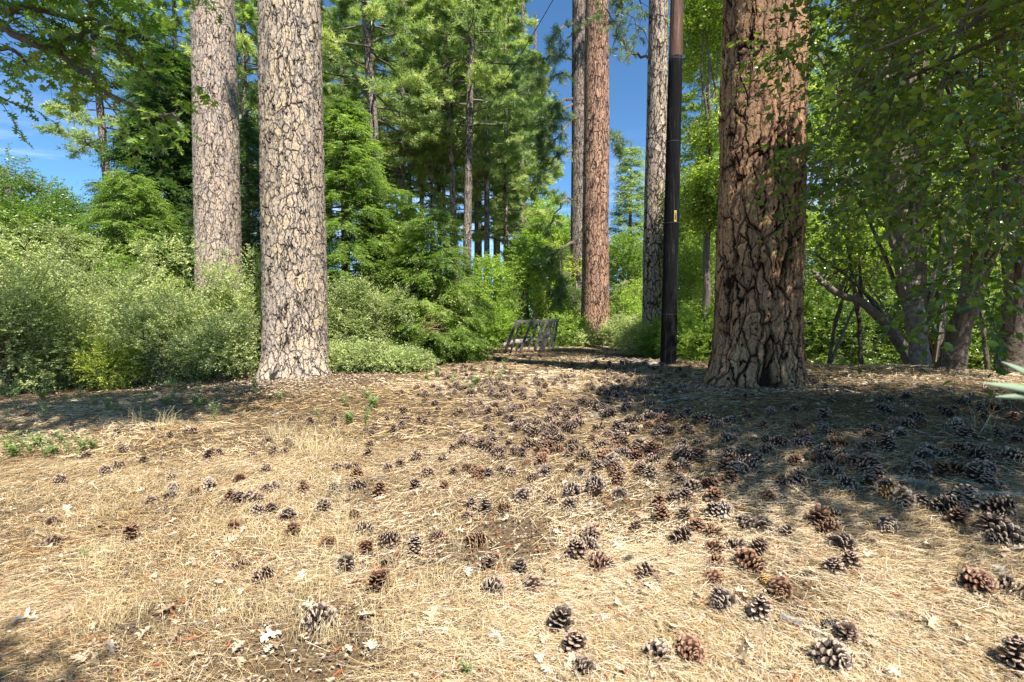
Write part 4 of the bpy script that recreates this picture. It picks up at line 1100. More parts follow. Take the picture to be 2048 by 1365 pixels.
plank('prop', fp(1032, 699, D + .2), fp(1062, 680, D + .9), .09, .05, M['old_wood'], root)
plank('prop', fp(1083, 701, D + .25), fp(1080, 675, D + .5), .06, .05, M['old_wood2'], root)

# fallen log + boards left of it
def logm(name, label, pts, r0, r1, mat, n=14, cat='log', seed=0):
    r = np.random.RandomState(seed)
    P = np.array(pts, float); s = np.linspace(0, 1, len(P)); tt = np.linspace(0, 1, 14)
    Q = np.array([np.interp(tt, s, P[:, c]) for c in range(3)]).T; Q[1:-1] += r.normal(size=(12, 3)) * r0 * .1
    rr = (r0 + (r1 - r0) * tt) * (1 + r.normal(size=14) * .08)
    g = Geo(); tube(g, Q, rr, n, .5)
    o = link(name, g.build(name, mat, smooth=False)); tag(o, label, cat); return o
M['grey_dead'] = attr_mat('weathered_deadwood', [(.20, .18, .16), (.30, .27, .23)], noise=.5, nscale=18, bump=.01)
gp = lambda px, py, up=0.0: (lambda q: (q[0], q[1], q[2] + up))(ground_at(px, py))
logm('fallen_log', 'weathered grey log lying left of the leaning wooden frame', [gp(938, 697, .12), gp(960, 693, .15), gp(990, 692, .14)], .17, .12, M['grey_dead'], seed=1)
logm('fallen_log', 'short grey log lying behind the slats of the wooden frame', [gp(1000, 697, .1), gp(1030, 695, .22), gp(1052, 694, .22)], .09, .12, M['grey_dead'], seed=2)

# ------------------------------------------------------------------ cabin behind the trees
D = 30.0
xa, xb = (1372 - 1024) / F * D, (1615 - 1024) / F * D
cz = -1.6
root = empty('cabin', ((xa + xb) / 2, D, cz)); tag(root, 'dark cabin with a pale shingled roof glimpsed behind the massive right pine', 'cabin')
W_ = xb - xa
ez = at(1400, 572, D)[2] - cz
M['shingle'] = attr_mat('shingle_roof', [(.26, .19, .14), (.38, .29, .22)], noise=.5, nscale=9, bump=.02)
M['cabin_wall'] = attr_mat('dark_board_wall', [(.035, .028, .024), (.06, .045, .035)], noise=.4, nscale=6)
M['deck'] = attr_mat('deck_wood', [(.20, .15, .11), (.30, .23, .17)], noise=.3)
g = Geo(); box(g, (0, 3.0, ez / 2 - .15), (W_ - 1.2, 4.6, ez - .1))
wl = link('wall', g.build('wall', M['cabin_wall']), root)
g = Geo()
for k in range(12):      # shingle courses
    yy = -.3 + k * .3; zz = ez + k * .085
    for j in range(int(W_ / .42)):
        box(g, (-W_ / 2 + .21 + j * .42 + (.1 if k % 2 else 0), yy + .17, zz + .05), (.40, .36, .035), Matrix.Rotation(.27, 4, 'X'), rw.rand(), .01, rw)
box(g, (0, 3.1, ez + .42), (W_ - .1, 6.6, .05), Matrix.Rotation(0.0, 4, 'X'), .4)
link('roof', g.build('roof', M['shingle']), root)
g = Geo(); box(g, (0, -.33, ez - .06), (W_, .06, .18)); link('fascia', g.build('fascia', attr_mat('red_brown_fascia', [(.13, .06, .04), (.13, .06, .04)])), root)
for wx in (-2.0, -.2, 2.1):
    g = Geo(); box(g, (wx, .67, ez - 1.05), (1.1, .08, .9)); wf = link('window', g.build('window', M['deck']), root)
    g = Geo(); box(g, (wx, .625, ez - 1.05), (.95, .03, .75))
    mg, t = newmat('dark_window_glass'); p = N(t, 'ShaderNodeBsdfPrincipled'); p.inputs['Base Color'].default_value = (.02, .03, .035, 1); p.inputs['Roughness'].default_value = .08
    o_ = N(t, 'ShaderNodeOutputMaterial'); t.links.new(p.outputs[0], o_.inputs['Surface'])
    link('pane', g.build('pane', mg), wf)
g = Geo()
r1z, r2z = at(1400, 611, D)[2] - cz, at(1400, 643, D)[2] - cz
box(g, (0, -.9, r1z), (W_, .09, .09)); box(g, (0, -.9, r2z), (W_, .09, .09))
for k in range(int(W_ / .16)): box(g, (-W_ / 2 + .08 + k * .16, -.9, (r1z + r2z) / 2), (.035, .035, r1z - r2z - .09))
for k in range(4): box(g, (-W_ / 2 + .05 + k * (W_ - .1) / 3, -.9, ez / 2 - .1), (.12, .12, ez))
link('deck_railing', g.build('deck_railing', M['deck']), root)
g = Geo(); box(g, (0, -.1, r2z - .18), (W_, 1.7, .1)); link('deck', g.build('deck', M['deck']), root)

# ------------------------------------------------------------------ needle litter
def litter_mat(name, cols, **k): return leaf_mat(name, cols, trans=.12, rough=.6, spec=.25, tcol=1.0, sat=(1.1, 1, .8), gain=1.02, **k)
M['needle'] = litter_mat('dry_needles', [(.065, .045, .028), (.19, .13, .08), (.40, .265, .12), (.58, .395, .17), (.58, .46, .27), (.74, .62, .44)])

soil = [ground_at(px, py)[:2] + (rr_,) for px, py, rr_ in ((640, 1300, .22), (1010, 1090, .28), (60, 1020, .25), (700, 990, .3), (560, 860, .5), (1250, 1010, .2), (1580, 1180, .2), (300, 1240, .15))]
def area_pts(n, y0, y1, rs, xl=1.08, pw=1.0):
    y = y0 + (y1 - y0) * rs.rand(n) ** pw
    y = np.sqrt(y0 * y0 + (y1 * y1 - y0 * y0) * rs.rand(n)) if pw == 1.0 else y
    x = rs.uniform(-xl, xl, n) * (y + .25)
    return x, y
def thin(x, y, rs, keep_lo=.25):
    f = np.zeros(len(x))
    for sx, sy, sr in soil: f = np.maximum(f, np.exp(-((x - sx) ** 2 + (y - sy) ** 2) / (sr * sr)))
    nn = clump_noise(np.c_[x, y, 0 * x], 77, 1.6)
    k = rs.rand(len(x)) > np.clip(f * .95 + .75 * np.clip(-nn - .15, 0, 1) , 0, .93)
    return x[k], y[k]
r_ = np.random.RandomState(200)
g = Geo()
for (n, y0, y1, ln, wd, zt) in ((150000, .95, 2.6, .10, .0012, .030), (135000, 2.6, 5.0, .125, .0020, .030), (70000, 5.0, 9.0, .17, .0056, .034), (50000, 9.0, 19.0, .22, .011, .03)):
    x, y = area_pts(n, y0, y1, r_); x, y = thin(x, y, r_)
    k = (x > -8.5) | (y < 8); x, y = x[k], y[k]
    n = len(x); z = gh(x, y) + zt * r_.rand(n) ** 1.5 + .002
    # local combed direction with wide spread
    th = 1.4 * clump_noise(np.c_[x, y, 0 * x], 5, 2.6) + r_.normal(size=n) * .7
    L_ = ln * (.3 + 1.05 * r_.rand(n) ** 1.2); pit = r_.normal(size=n) * .17
    d = np.c_[np.cos(th), np.sin(th), pit]; s_ = np.c_[-np.sin(th), np.cos(th), r_.normal(size=n) * .4] * (wd * r_.uniform(.6, 1.2, n))[:, None] * .5
    c = np.c_[x, y, z]; bend = np.c_[-np.sin(th), np.cos(th), 0 * th] * (r_.normal(size=n) * .16 * L_)[:, None]
    p0 = c - d * L_[:, None] / 2; p2 = c + d * L_[:, None] / 2; p1 = c + bend; p1[:, 2] += .004 * r_.rand(n)
    # never below ground
    for p_ in (p0, p2):
        gg = gh(p_[:, 0], p_[:, 1]) + .001; p_[:, 2] = np.maximum(p_[:, 2], gg)
    V = np.stack([p0 - s_, p0 + s_, p1 + s_, p1 - s_, p2 + s_ * .6, p2 - s_ * .6], 1).reshape(-1, 3)
    Fq = (np.array([0, 1, 2, 3, 3, 2, 4, 5])[None] + (np.arange(n) * 6)[:, None]).ravel()
    cl = clump_noise(np.c_[x, y, 0 * x], 9, 1.1)
    a = np.clip(.24 * cl + .10 * clump_noise(np.c_[x, y, 0 * x], 19, 6.0) + r_.beta(1.05, 1.0, n), 0, 1)
    g.add(V, Fq, np.full(2 * n, 4), np.repeat(a, 2))
o = link('needle_litter', g.build('needle_litter', M['needle'])); tag(o, 'golden pine needles matted over the whole clearing', 'needle litter', kind='stuff')

# dry chips, small leaf bits, catkins
M['chips'] = litter_mat('dry_chips', [(.06, .045, .035), (.13, .095, .075), (.26, .19, .13), (.44, .34, .24), (.62, .52, .39)])
g = Geo()
for (n, y0, y1, sz) in ((11000, .95, 3.0, .018), (14000, 3.0, 7.0, .026), (8000, 7.0, 16.0, .045)):
    x, y = area_pts(n, y0, y1, r_); n = len(x)
    P = np.c_[x, y, gh(x, y) + .012 + .014 * r_.rand(n)]
    th = r_.rand(n) * 6.28
    g.add(*leaves(P, np.c_[np.cos(th), np.sin(th), r_.normal(size=n) * .25], np.c_[r_.normal(size=n) * .4, r_.normal(size=n) * .4, np.ones(n)], sz * r_.uniform(.5, 1.5, n), sz * .7 * r_.uniform(.4, 1.2, n), LEAF_H, r_.rand(n)))
# extra bark chips round the left pine
n = 4200; x = -4.2 + r_.normal(size=n) * 1.2; y = 9.1 + r_.normal(size=n) * .8; th = r_.normal(size=n) * .7
x[3000:] = 3.1 + r_.normal(size=n - 3000) * .8; y[3000:] = 6.3 + r_.normal(size=n - 3000) * .5
g.add(*leaves(np.c_[x, y, gh(x, y) + .015 + .02 * r_.rand(n)], np.c_[np.cos(th), np.sin(th), r_.normal(size=n) * .15], np.c_[r_.normal(size=n) * .3, r_.normal(size=n) * .3, np.ones(n)], r_.uniform(.03, .09, n), r_.uniform(.02, .045, n), LEAF_H, np.clip(r_.rand(n) * .5 + .4, 0, 1)))
o = link('chip_litter', g.build('chip_litter', M['chips'])); tag(o, 'bark chips and crumbled leaves strewn between the needles', 'litter', kind='stuff')
M['twigs'] = litter_mat('fallen_twigs', [(.07, .05, .035), (.16, .12, .09), (.34, .28, .22)])
g = Geo()
for (n, y0, y1, ln, rr_) in ((420, .95, 3.0, .10, .0022), (500, 3.0, 7.0, .16, .004), (260, 7.0, 14.0, .25, .007)):
    x, y = area_pts(n, y0, y1, r_)
    for q in range(n):
        th = r_.rand() * 6.28; l_ = ln * r_.uniform(.4, 1.5); tt = np.linspace(-.5, .5, 4); w_ = np.cumsum(r_.normal(size=4)) * .06 * l_
        X_, Y_ = x[q] + np.cos(th) * tt * l_ - np.sin(th) * w_, y[q] + np.sin(th) * tt * l_ + np.cos(th) * w_
        tube(g, np.c_[X_, Y_, gh(X_, Y_) + .022 + .01 * r_.rand()], rr_ * r_.uniform(.5, 1.2) * np.array([1, .9, .75, .5]), 4, r_.rand(), cap=False)
o = link('twig_litter', g.build('twig_litter', M['twigs'])); tag(o, 'short thin fallen twigs scattered through the needles', 'twigs', kind='stuff')
M['catkin'] = attr_mat('rusty_catkins', [(.22, .06, .025), (.40, .14, .05)], noise=.3, nscale=300)
g = Geo()
x, y = area_pts(520, 1.0, 3.6, r_)
for q in range(len(x)):
    th = r_.rand() * 6.28; ln = r_.uniform(.025, .055); cv = r_.normal() * .35
    tt = np.linspace(-.5, .5, 5)
    Q = np.c_[x[q] + np.cos(th) * tt * ln - np.sin(th) * cv * ln * (tt * tt * 4 - .5) * .5, y[q] + np.sin(th) * tt * ln + np.cos(th) * cv * ln * (tt * tt * 4 - .5) * .5, np.full(5, gz(x[q], y[q]) + .024)]
    tube(g, Q, np.array([.0022, .0034, .0037, .0034, .002]), 5, r_.rand())
o = link('catkin_litter', g.build('catkin_litter', M['catkin'])); tag(o, 'small rusty curled catkins scattered over the near ground', 'catkins', kind='stuff')

# ------------------------------------------------------------------ dry grass wisps
M['straw'] = litter_mat('dry_grass', [(.42, .32, .15), (.58, .46, .24), (.66, .56, .34)])
g = Geo()
def wisps(g, pts, rs, n, h, spread, w_=.0022):
    pts = np.asarray(pts)
    i = rs.randint(len(pts), size=n)
    x = pts[i, 0] + rs.normal(size=n) * spread; y = pts[i, 1] + rs.normal(size=n) * spread; z = gh(x, y)
    hh = h * rs.uniform(.35, 1.2, n); lx = rs.normal(size=n) * .45 * hh; ly = rs.normal(size=n) * .45 * hh
    b = np.c_[x, y, z]; m_ = b + np.c_[lx * .35, ly * .35, hh * .62]; e = b + np.c_[lx, ly, hh * rs.uniform(.75, 1.0, n)]
    s_ = nrm(rs.normal(size=(n, 3)) * [1, .3, .1]) * w_ * .5
    V = np.stack([b - s_, b + s_, m_ + s_ * .8, m_ - s_ * .8, e + s_ * .3, e - s_ * .3], 1).reshape(-1, 3)
    Fq = (np.array([0, 1, 2, 3, 3, 2, 4, 5])[None] + (np.arange(n) * 6)[:, None]).ravel()
    g.add(V, Fq, np.full(2 * n, 4), np.repeat(rs.rand(n), 2))
seeds = []
for (px, py, wx, wy, c) in ((640, 890, 90, 30, 26), (330, 830, 120, 25, 22), (440, 1150, 300, 130, 60), (150, 1060, 150, 120, 30), (420, 950, 260, 60, 40), (800, 1180, 200, 120, 30), (560, 1040, 200, 60, 30)):
    for q in range(c):
        seeds.append(ground_at(px + r_.uniform(-wx, wx), py + r_.uniform(-wy, wy))[:2])
wisps(g, seeds, r_, 7500, .10, .06, .0017)
wisps(g, [ground_at(px, py)[:2] for px, py in ((640, 905), (600, 895), (660, 910), (330, 858), (270, 850), (560, 880))], r_, 260, .26, .07, .003)
wisps(g, [ground_at(px, py)[:2] for px, py in ((1280, 765), (1295, 770), (1940, 850), (1960, 860), (1905, 790), (1930, 800), (1985, 820))], r_, 60, .22, .06, .003)
o = link('dry_grass', g.build('dry_grass', M['straw'])); tag(o, 'wispy bleached dry grass over the left foreground', 'grass', kind='stuff')

# ------------------------------------------------------------------ dry oak leaves (the biggest ones singly)
M['dryleaf'] = litter_mat('dry_oak_leaf', [(.28, .19, .11), (.45, .34, .22), (.60, .50, .37)])
leafmesh = []
for q in range(6):
    rq = np.random.RandomState(300 + q)
    T, tf, ts = oak_template(rq.uniform(-.1, .35))
    # curl across and along
    V = T.copy(); V[:, 1] *= rq.uniform(.75, 1.0)
    V[:, :2] += rq.normal(size=(len(V), 2)) * .022
    V[:, 1] += .12 * rq.normal() * np.sin(V[:, 0] * 3)
    V[:, 2] += .10 * np.sin(V[:, 0] * 5 + rq.rand() * 6) * rq.rand() + .25 * (V[:, 1] ** 2) * rq.uniform(1.0, 4.5) + rq.normal(size=len(V)) * .015
    # thickness: a second skin below
    V2 = V.copy(); V2[:, 2] -= .012; n = len(V)
    F_ = list(tf) + [n + i for i in tf][::-1]
    S_ = [n, n]
    for i in range(n): F_ += [i, n + i, n + (i + 1) % n, (i + 1) % n]; S_.append(4)
    V3 = np.r_[V, V2]; V3[:, 0] -= .5
    leafmesh.append([mesh('dry_leaf', V3, F_, S_, M['dryleaf'], {'rnd': np.full(len(S_), c_)}) for c_ in (.15, .55, .95)])

spots = [(330, 1228), (145, 1232), (620, 1222), (1080, 1325), (1480, 1325), (870, 1240), (1340, 1260), (735, 1240), (545, 1285), (130, 1245), (50, 1250), (350, 1285), (560, 1300), (220, 1310),
         (1270, 1190), (1290, 1195), (1460, 1190), (1095, 1290), (1140, 1230), (1850, 1255), (1870, 1260), (1620, 1150), (1500, 1140), (1520, 1145), (1600, 1110), (1210, 1250), (1260, 1240), (1110, 1250),
         (985, 1260), (1000, 1300), (990, 1285), (770, 1300), (745, 1300), (240, 1190), (260, 1185), (95, 1150), (530, 1165), (385, 1110), (345, 1115), (480, 1010), (165, 1060), (200, 1060), (460, 1090), (600, 1160), (580, 1150),
         (1700, 1335), (1530, 1345), (1240, 1350), (1610, 1080), (1850, 1095), (1690, 1085), (1750, 1075), (1400, 1250), (1545, 1190), (1780, 1170), (1120, 1060), (1105, 1045), (950, 1045), (1220, 1040), (1460, 1060), (1960, 1210), (1930, 1215), (1240, 1100)]
r_ = np.random.RandomState(310)
while len(spots) < 210:
    spots.append((r_.uniform(0, 2048), 1365 - 420 * r_.rand() ** .8))
for q, (px, py) in enumerate(spots):
    x, y, z = ground_at(px, py)
    o = link('dry_leaf', leafmesh[r_.randint(6)][r_.randint(3)], None, (x, y, z + .026), (r_.normal() * .35, r_.normal() * .35, r_.rand() * 6.28), r_.uniform(.035, .08) if q > 12 else r_.uniform(.075, .10))
    sh = 'in the shade at the lower left corner' if (px < 430 and py > 1190) else ('on sunlit grassy ground at far left' if px < 400 else 'on sunlit ground below the big pale pine' if px < 720 else 'on sunlit ground low in the middle' if px < 1100 else 'among cones at the lower right of centre' if px < 1600 else 'among cones toward the right edge')
    ad_ = ('small', 'medium', 'broad')[min(2, int((o.scale[0] - .035) / .016))] if o.scale[0] < .087 else 'large'
    tn = o.data.attributes['rnd'].data[0].value
    tag(o, ad_ + (' tan' if tn < .3 else ' pale' if tn < .7 else ' bleached white') + ' curled dry oak leaf ' + sh, 'leaf', 'dry oak leaves ' + sh)
# many smaller ones further off
g = Geo()
for (n, y0, y1) in ((420, 1.2, 5.0), (300, 5.0, 11.0)):
    x, y = area_pts(n, y0, y1, r_); th = r_.rand(n) * 6.28
    g.add(*leaves(np.c_[x, y, gh(x, y) + .03], np.c_[np.cos(th), np.sin(th), r_.normal(size=n) * .2], np.c_[r_.normal(size=n) * .4, r_.normal(size=n) * .4, np.ones(n)], r_.uniform(.03, .065, n), r_.uniform(.03, .055, n), oak_template(.3), r_.rand(n)))
o = link('leaf_litter', g.build('leaf_litter', M['dryleaf'])); tag(o, 'small broken dry oak leaves scattered over the clearing', 'leaf litter', kind='stuff')

# ------------------------------------------------------------------ pine cones
def cone_mesh(seed, Lc=.115, Wc=.088, open_=1.0, n=68, cols='brown'):
    r = np.random.RandomState(seed)
    g = Geo()
    tube(g, [(0, 0, 0), (0, 0, Lc * .5), (0, 0, Lc * .93)], [Wc * .13, Wc * .14, .004], 7, .02)
    lop = r.rand() * 6.28
    for i in range(n):
        f = (i + .5) / n
        az = i * 2.39996 + r.normal() * .12
        zc = Lc * (.02 + .90 * f)
        prof = math.sin(math.pi * min(1, (f * .80 + .20)) ** 1.0) ** .62
        ln = Wc * .54 * prof * (.5 + .5 * open_) * r.uniform(.78, 1.12) * (1 + .12 * math.cos(az - lop))
        if open_ > .5 and r.rand() < .06: ln *= .45      # broken scale
        el = (-.45 + 1.45 * f ** 1.25) * (.6 + .4 * open_) + (1 - open_) * .9 + r.normal() * .10
        wd = Wc * .21 * (.6 + .5 * prof) * r.uniform(.8, 1.15)
        o = np.array([math.cos(az) * .003, math.sin(az) * .003, zc - .010 * math.sin(el)])
        d = np.array([math.cos(az) * math.cos(el), math.sin(az) * math.cos(el), math.sin(el)])
        s = np.array([-math.sin(az), math.cos(az), 0]); u = np.cross(d, s) * -1
        tw = r.normal() * .25; s, u = s * math.cos(tw) + u * math.sin(tw), u * math.cos(tw) - s * math.sin(tw)
        th = .0010
        rows = [(0.15, .25, th), (.62, .72, th), (.90, 1.0, th * 1.8), (1.10, .38, th * 1.6)]
        V = []
        for (a, b, c) in rows:
            cup = .16 * a * a * ln
            p = o + d * a * ln + u * cup
            V += [p - s * wd * b * .5 - u * c, p + s * wd * b * .5 - u * c, p + s * wd * b * .5 + u * c, p - s * wd * b * .5 + u * c]
        Fq, A = [], []
        cc = [.04 + .06 * r.rand(), .26 + .14 * r.rand(), .70 + .30 * r.rand()]
        for k in range(3):
            for j in range(4):
                Fq += [k * 4 + j, k * 4 + (j + 1) % 4, (k + 1) * 4 + (j + 1) % 4, (k + 1) * 4 + j]; A.append(cc[k])
        Fq += [12, 13, 14, 15]; A.append(.9)
        g.add(V, Fq, [4] * 13, A)
    return g
M['cone'] = attr_mat('pine_cone_brown', [(.02, .010, .006), (.075, .042, .027), (.22, .14, .095), (.42, .31, .23)], rough=.6, spec=.3)
M['cone_grey'] = attr_mat('pine_cone_grey', [(.022, .013, .009), (.085, .06, .045), (.25, .185, .135), (.46, .36, .27)], rough=.65, spec=.3)
M['cone_red'] = attr_mat('pine_cone_reddish', [(.022, .009, .005), (.085, .036, .018), (.20, .10, .055), (.34, .20, .12)], rough=.6, spec=.3)
M['cone_gold'] = attr_mat('pine_cone_golden', [(.12, .05, .012), (.25, .12, .03), (.45, .25, .07), (.58, .36, .13)], rough=.6, spec=.3)
CM = []
for q, (mt_, op, Lc, Wc) in enumerate((('cone', 1.0, .115, .092), ('cone_grey', 1.0, .105, .088), ('cone_red', .95, .12, .088), ('cone_grey', .9, .12, .085), ('cone', 1.0, .10, .094), ('cone_grey', 1.0, .125, .095), ('cone', .85, .13, .085), ('cone_red', 1.0, .10, .09))):
    CM.append(cone_mesh(400 + q, Lc, Wc, op).build('pine_cone', M[mt_]))
CGOLD = cone_mesh(420, .10, .085, .8).build('pine_cone', M['cone_gold'])
CTIGHT = cone_mesh(421, .085, .055, .15, 90).build('pine_cone', M['cone_gold'])
CDARK = cone_mesh(422, .09, .045, .05, 90).build('pine_cone', attr_mat('pine_cone_dark', [(.03, .02, .015), (.07, .05, .04), (.12, .10, .085), (.2, .17, .15)]))
CL = """247,932 287,925 117,962 324,912 365,862 392,860 435,905 545,905 510,908 529,940 527,882 305,1000 335,996 400,985 418,972 460,998 548,972 530,980 609,980 480,962 350,955 667,937 710,950 670,978 702,975 545,1024 572,1042 588,1070 117,1088 655,1095 705,1035 717,1060 798,1085 828,1100 468,1140 512,1165 690,1145 760,1180 768,1135 738,1105 660,1240 886,1072 942,1092 978,1135 970,1018 1003,1180 1040,1143 1065,1168 1003,1022 945,1012
1056,962 1050,989 1096,999 1159,985 1144,1005 1194,992 1204,975 1239,992 1239,962 1196,940 1161,948 1136,940 1239,940 1339,937 1369,940 1449,940 1409,965 1414,978 1429,995 1369,995 1319,1007 1339,1004 1534,992 1444,1020 1424,1029 1369,1035 1331,1037 1394,1060 1414,1070 1274,1057 1174,1070 1189,1095 1156,1112 1183,1124 1211,1140 1301,1142 1349,1087 1526,1065 1566,1075 1499,1060 1636,1047 1664,1059 1676,1032 1779,1050 1801,995 1849,1007 1868,1022 1904,1000 1929,1015 1969,1022 1914,1045 1984,1065 2014,1050 2034,1082 1484,1100 1508,1115 1444,1107 1424,1124 1481,1127 1424,1155 1559,1175 1674,1100 1669,1140 1704,1132 1454,1202 1519,1232 1696,1282 1646,1312 1939,1167 1999,1172 1124,1257 1149,1300 1304,1302 1369,1300 1179,1352 2030,1335
1432,852 1448,872 1472,858 1469,885 1531,852 1589,823 1544,825 1585,858 1600,879 1647,860 1734,856 1759,864 1785,846 1767,806 1805,806 1834,808 1829,841 1912,854 1784,825 1660,895 1618,895 1527,885 1544,901 1519,916 1465,912 1490,914 1597,922 1639,903 1631,922 1676,922 1697,920 1726,891 1780,899 1846,899 1852,918 1879,912 1925,901 1962,901 2007,914 1697,775 1651,773 1929,947 1751,947 1680,947 1597,965 1552,965 1734,976 1767,980 1966,968 2003,976
1250,818 1219,829 1252,843 1245,802 1262,798 1312,823 1345,827 1374,825 1357,839 1283,841 1299,852 1332,841 1382,860 1366,866 1332,864 1262,864 1225,887 1250,889 1283,897 1312,899 1330,903 1366,889 1390,887 1361,907 1384,912 1227,920 1275,916 1299,920
822,798 836,790 855,799 853,787 867,809 898,795 910,826 874,819 860,826 898,848 952,828 963,814 987,809 983,790 942,792 998,794 1009,787 1028,780 1041,778 1038,819 1062,810 1014,797 993,829 1012,835 976,838 974,852 1062,845 1081,846 1092,856 1034,860 1099,819 1115,817 1130,834 1147,843 1140,824 1166,832 1127,850 1164,804 1180,808 1202,817 1216,799 1246,806 1246,822 1216,832 1185,778 1168,781 1236,780 1113,797 1096,780 1113,759 1130,765 1147,759 1106,769 1075,778 1072,763 925,775 910,780 896,784 874,778 884,789 963,769 975,770 990,766 788,783 805,785 839,774 809,838 802,850 838,841 852,845 771,838 703,828 668,838 672,850 727,860 739,856 752,853 785,860 835,857
930,885 948,890 905,900 980,905 1035,900 1060,885 1090,880 1108,886 1122,897 1075,905 1085,917 1045,910 1155,885 1167,905 1140,907 1185,880 1005,870 988,880 960,945 977,952 880,920 907,945 780,935 802,930 860,945 830,975 890,975 1020,945 1080,925 1200,915 1190,930 1222,903 1120,870 1152,860 570,885 585,835 620,842 195,790 235,800 60,830 130,850 100,870 240,862"""
cl = [tuple(map(float, q.split(','))) for q in CL.split()]
cl = [(px, py) + tuple(ground_at(px, py + 6)) for px, py in cl]
r_ = np.random.RandomState(430)
# distant small ones on the upper slope, by ground position
far = []
while len(far) < 330:
    px, py = r_.uniform(860, 1420), r_.uniform(700, 800)
    if r_.rand() > .55 + .45 * math.sin(px * .021): continue
    if 1395 < px: continue
    far.append((px, py) + tuple(ground_at(px, py)))
extra = []
while len(extra) < 26:
    px, py = r_.uniform(60, 950), r_.uniform(850, 1090)
    extra.append((px, py) + tuple(ground_at(px, py)))
while len(extra) < 150:
    px, py = r_.uniform(930, 1340), r_.uniform(755, 925)
    if r_.rand() > .25 + .75 * (math.sin(px * .045) * math.sin(py * .07) > -.1): continue
    extra.append((px, py) + tuple(ground_at(px, py)))
while len(extra) < 215:
    px, py = r_.uniform(1300, 2048), r_.uniform(790, 985)
    extra.append((px, py) + tuple(ground_at(px, py)))
while len(extra) < 260:
    px, py = r_.uniform(700, 1300), r_.uniform(780, 960)
    if r_.rand() > (px - 600) / 600: continue
    extra.append((px, py) + tuple(ground_at(px, py)))
allc = sorted(cl + extra + far, key=lambda q: q[3])
def rotm(r):
    th, t2 = r.rand() * 6.28, r.uniform(-.45, .45)
    m_ = r.rand()
    if m_ < .72:  # lying on its side
        return Matrix.Rotation(th, 4, 'Z') @ Matrix.Rotation(math.pi / 2 + t2, 4, 'X'), .034
    if m_ < .88: return Matrix.Rotation(th, 4, 'Z') @ Matrix.Rotation(t2 * .8, 4, 'X'), -.006
    return Matrix.Rotation(th, 4, 'Z') @ Matrix.Rotation(math.pi + t2 * .8, 4, 'X'), .085
def shaded(x, y): return y > 2.2 and x > .95 + .0 * y and (x - .95) > (-.55) * (y - 2.4) + .55 and x > 1.0
CNAME = ['brown', 'silvery grey', 'reddish brown', 'long silvery grey', 'small dark brown', 'large silvery grey', 'long narrow brown', 'small reddish']
XY = np.array([(q[2], q[3]) for q in allc])
mass = Geo()
for i, (px, py, x, y, z) in enumerate(allc):
    m_, up = rotm(r_)
    s = r_.uniform(.66, 1.0) * (1.14 if y < 2.6 else 1.08 if y < 5 else 1.0) * (1.06 if x < -.4 else 1)
    loc = Vector((x, y, z + (up - r_.rand() ** 2 * .016) * s))
    if i < 297:
        ci = r_.randint(len(CM)); o = link('pine_cone', CM[ci], None, loc, m_.to_euler(), s)
        if px > 1250 and 765 < py < 930 and px > 1330 - (py - 780) * .5:
            q = 'in shade left of the massive pine' if px < 1480 else ('in shade right of the massive pine' if px < 1640 else ('in shade before the alders' if px < 1860 else 'in dappled shade by the right edge'))
        elif px > 1500 and py < 1010: q = 'at the rim of the right shade'
        elif px > 1750: q = 'at the sunny lower right corner'
        elif px > 1400 and py >= 1010: q = 'around the bleached stick'  if py > 1150 else 'just below the right shade'
        elif px >= 1150 and py >= 1010: q = 'in sun, lower right of centre'
        elif px >= 900 and py >= 1010: q = 'in sun, low in the middle'
        elif px < 900 and py >= 1010: q = 'in dry grass, lower left'
        elif px < 400: q = 'near the left edge weeds'
        elif px < 620: q = 'below the big pale pine'
        elif py < 860: q = 'high on the slope' if px < 930 else ('in the crowd on the middle slope' if px < 1100 else 'on the slope left of the massive pine')
        elif px < 900: q = 'left of the crowded scatter'
        elif px < 1150: q = 'in the middle of the clearing'
        else: q = 'at the sunny edge of shade'
        dn_ = np.hypot(*(XY - np.array([x, y])).T); dn_[i] = 9
        tch = 'touching another' if dn_.min() < .12 else ('near another' if dn_.min() < .25 else 'lying alone')
        pose = 'standing ' if up < 0 else ('upturned ' if up > .05 else '')
        lb_ = pose + CNAME[ci] + ' open pine cone ' + tch + ' ' + q
        if len(lb_.split()) > 16: lb_ = lb_.replace(' open', '')
        if len(lb_.split()) > 16: lb_ = lb_.replace(' lying alone', '').replace('near another', 'paired')
        tag(o, lb_, 'pine cone', 'pine cones ' + q)
    else:
        src = bpy.data.meshes.get(CM[r_.randint(len(CM))].name)
        if i == 297: FARC = cone_mesh(440, .11, .09, 1.0, 50)
        V = np.concatenate(FARC.V) @ (np.array(m_.to_3x3()).T) * s + np.array(loc)
        mass.add(V, np.concatenate(FARC.F), np.concatenate(FARC.S), np.concatenate(FARC.A))
o = link('pine_cones', mass.build('pine_cones', M['cone'])); tag(o, 'small far pine cones strewn over the upper slope', 'pine cones', kind='stuff')
def special(me, px, py, lab, rx=1.5, rz=.6, s=1.0):
    x, y, z = ground_at(px, py); o = link('pine_cone', me, None, (x, y, z + .03), (rx, 0, rz), s); tag(o, lab, 'pine cone')
special(CGOLD, 1764, 1002, 'golden orange pine cone at the lower rim of the right hand shade', 1.4, .9, .95)
special(CTIGHT, 1524, 1164, 'small tight honey coloured cone between two open ones at lower right', 2.1, .3, 1.0)
special(CDARK, 1643, 1262, 'narrow closed dark cone just above a large open cone at lower right', 1.5, 1.3, 1.0)
special(CDARK, 1251, 1132, 'narrow closed grey cone in the bright lower middle', 1.5, 2.2, .8)

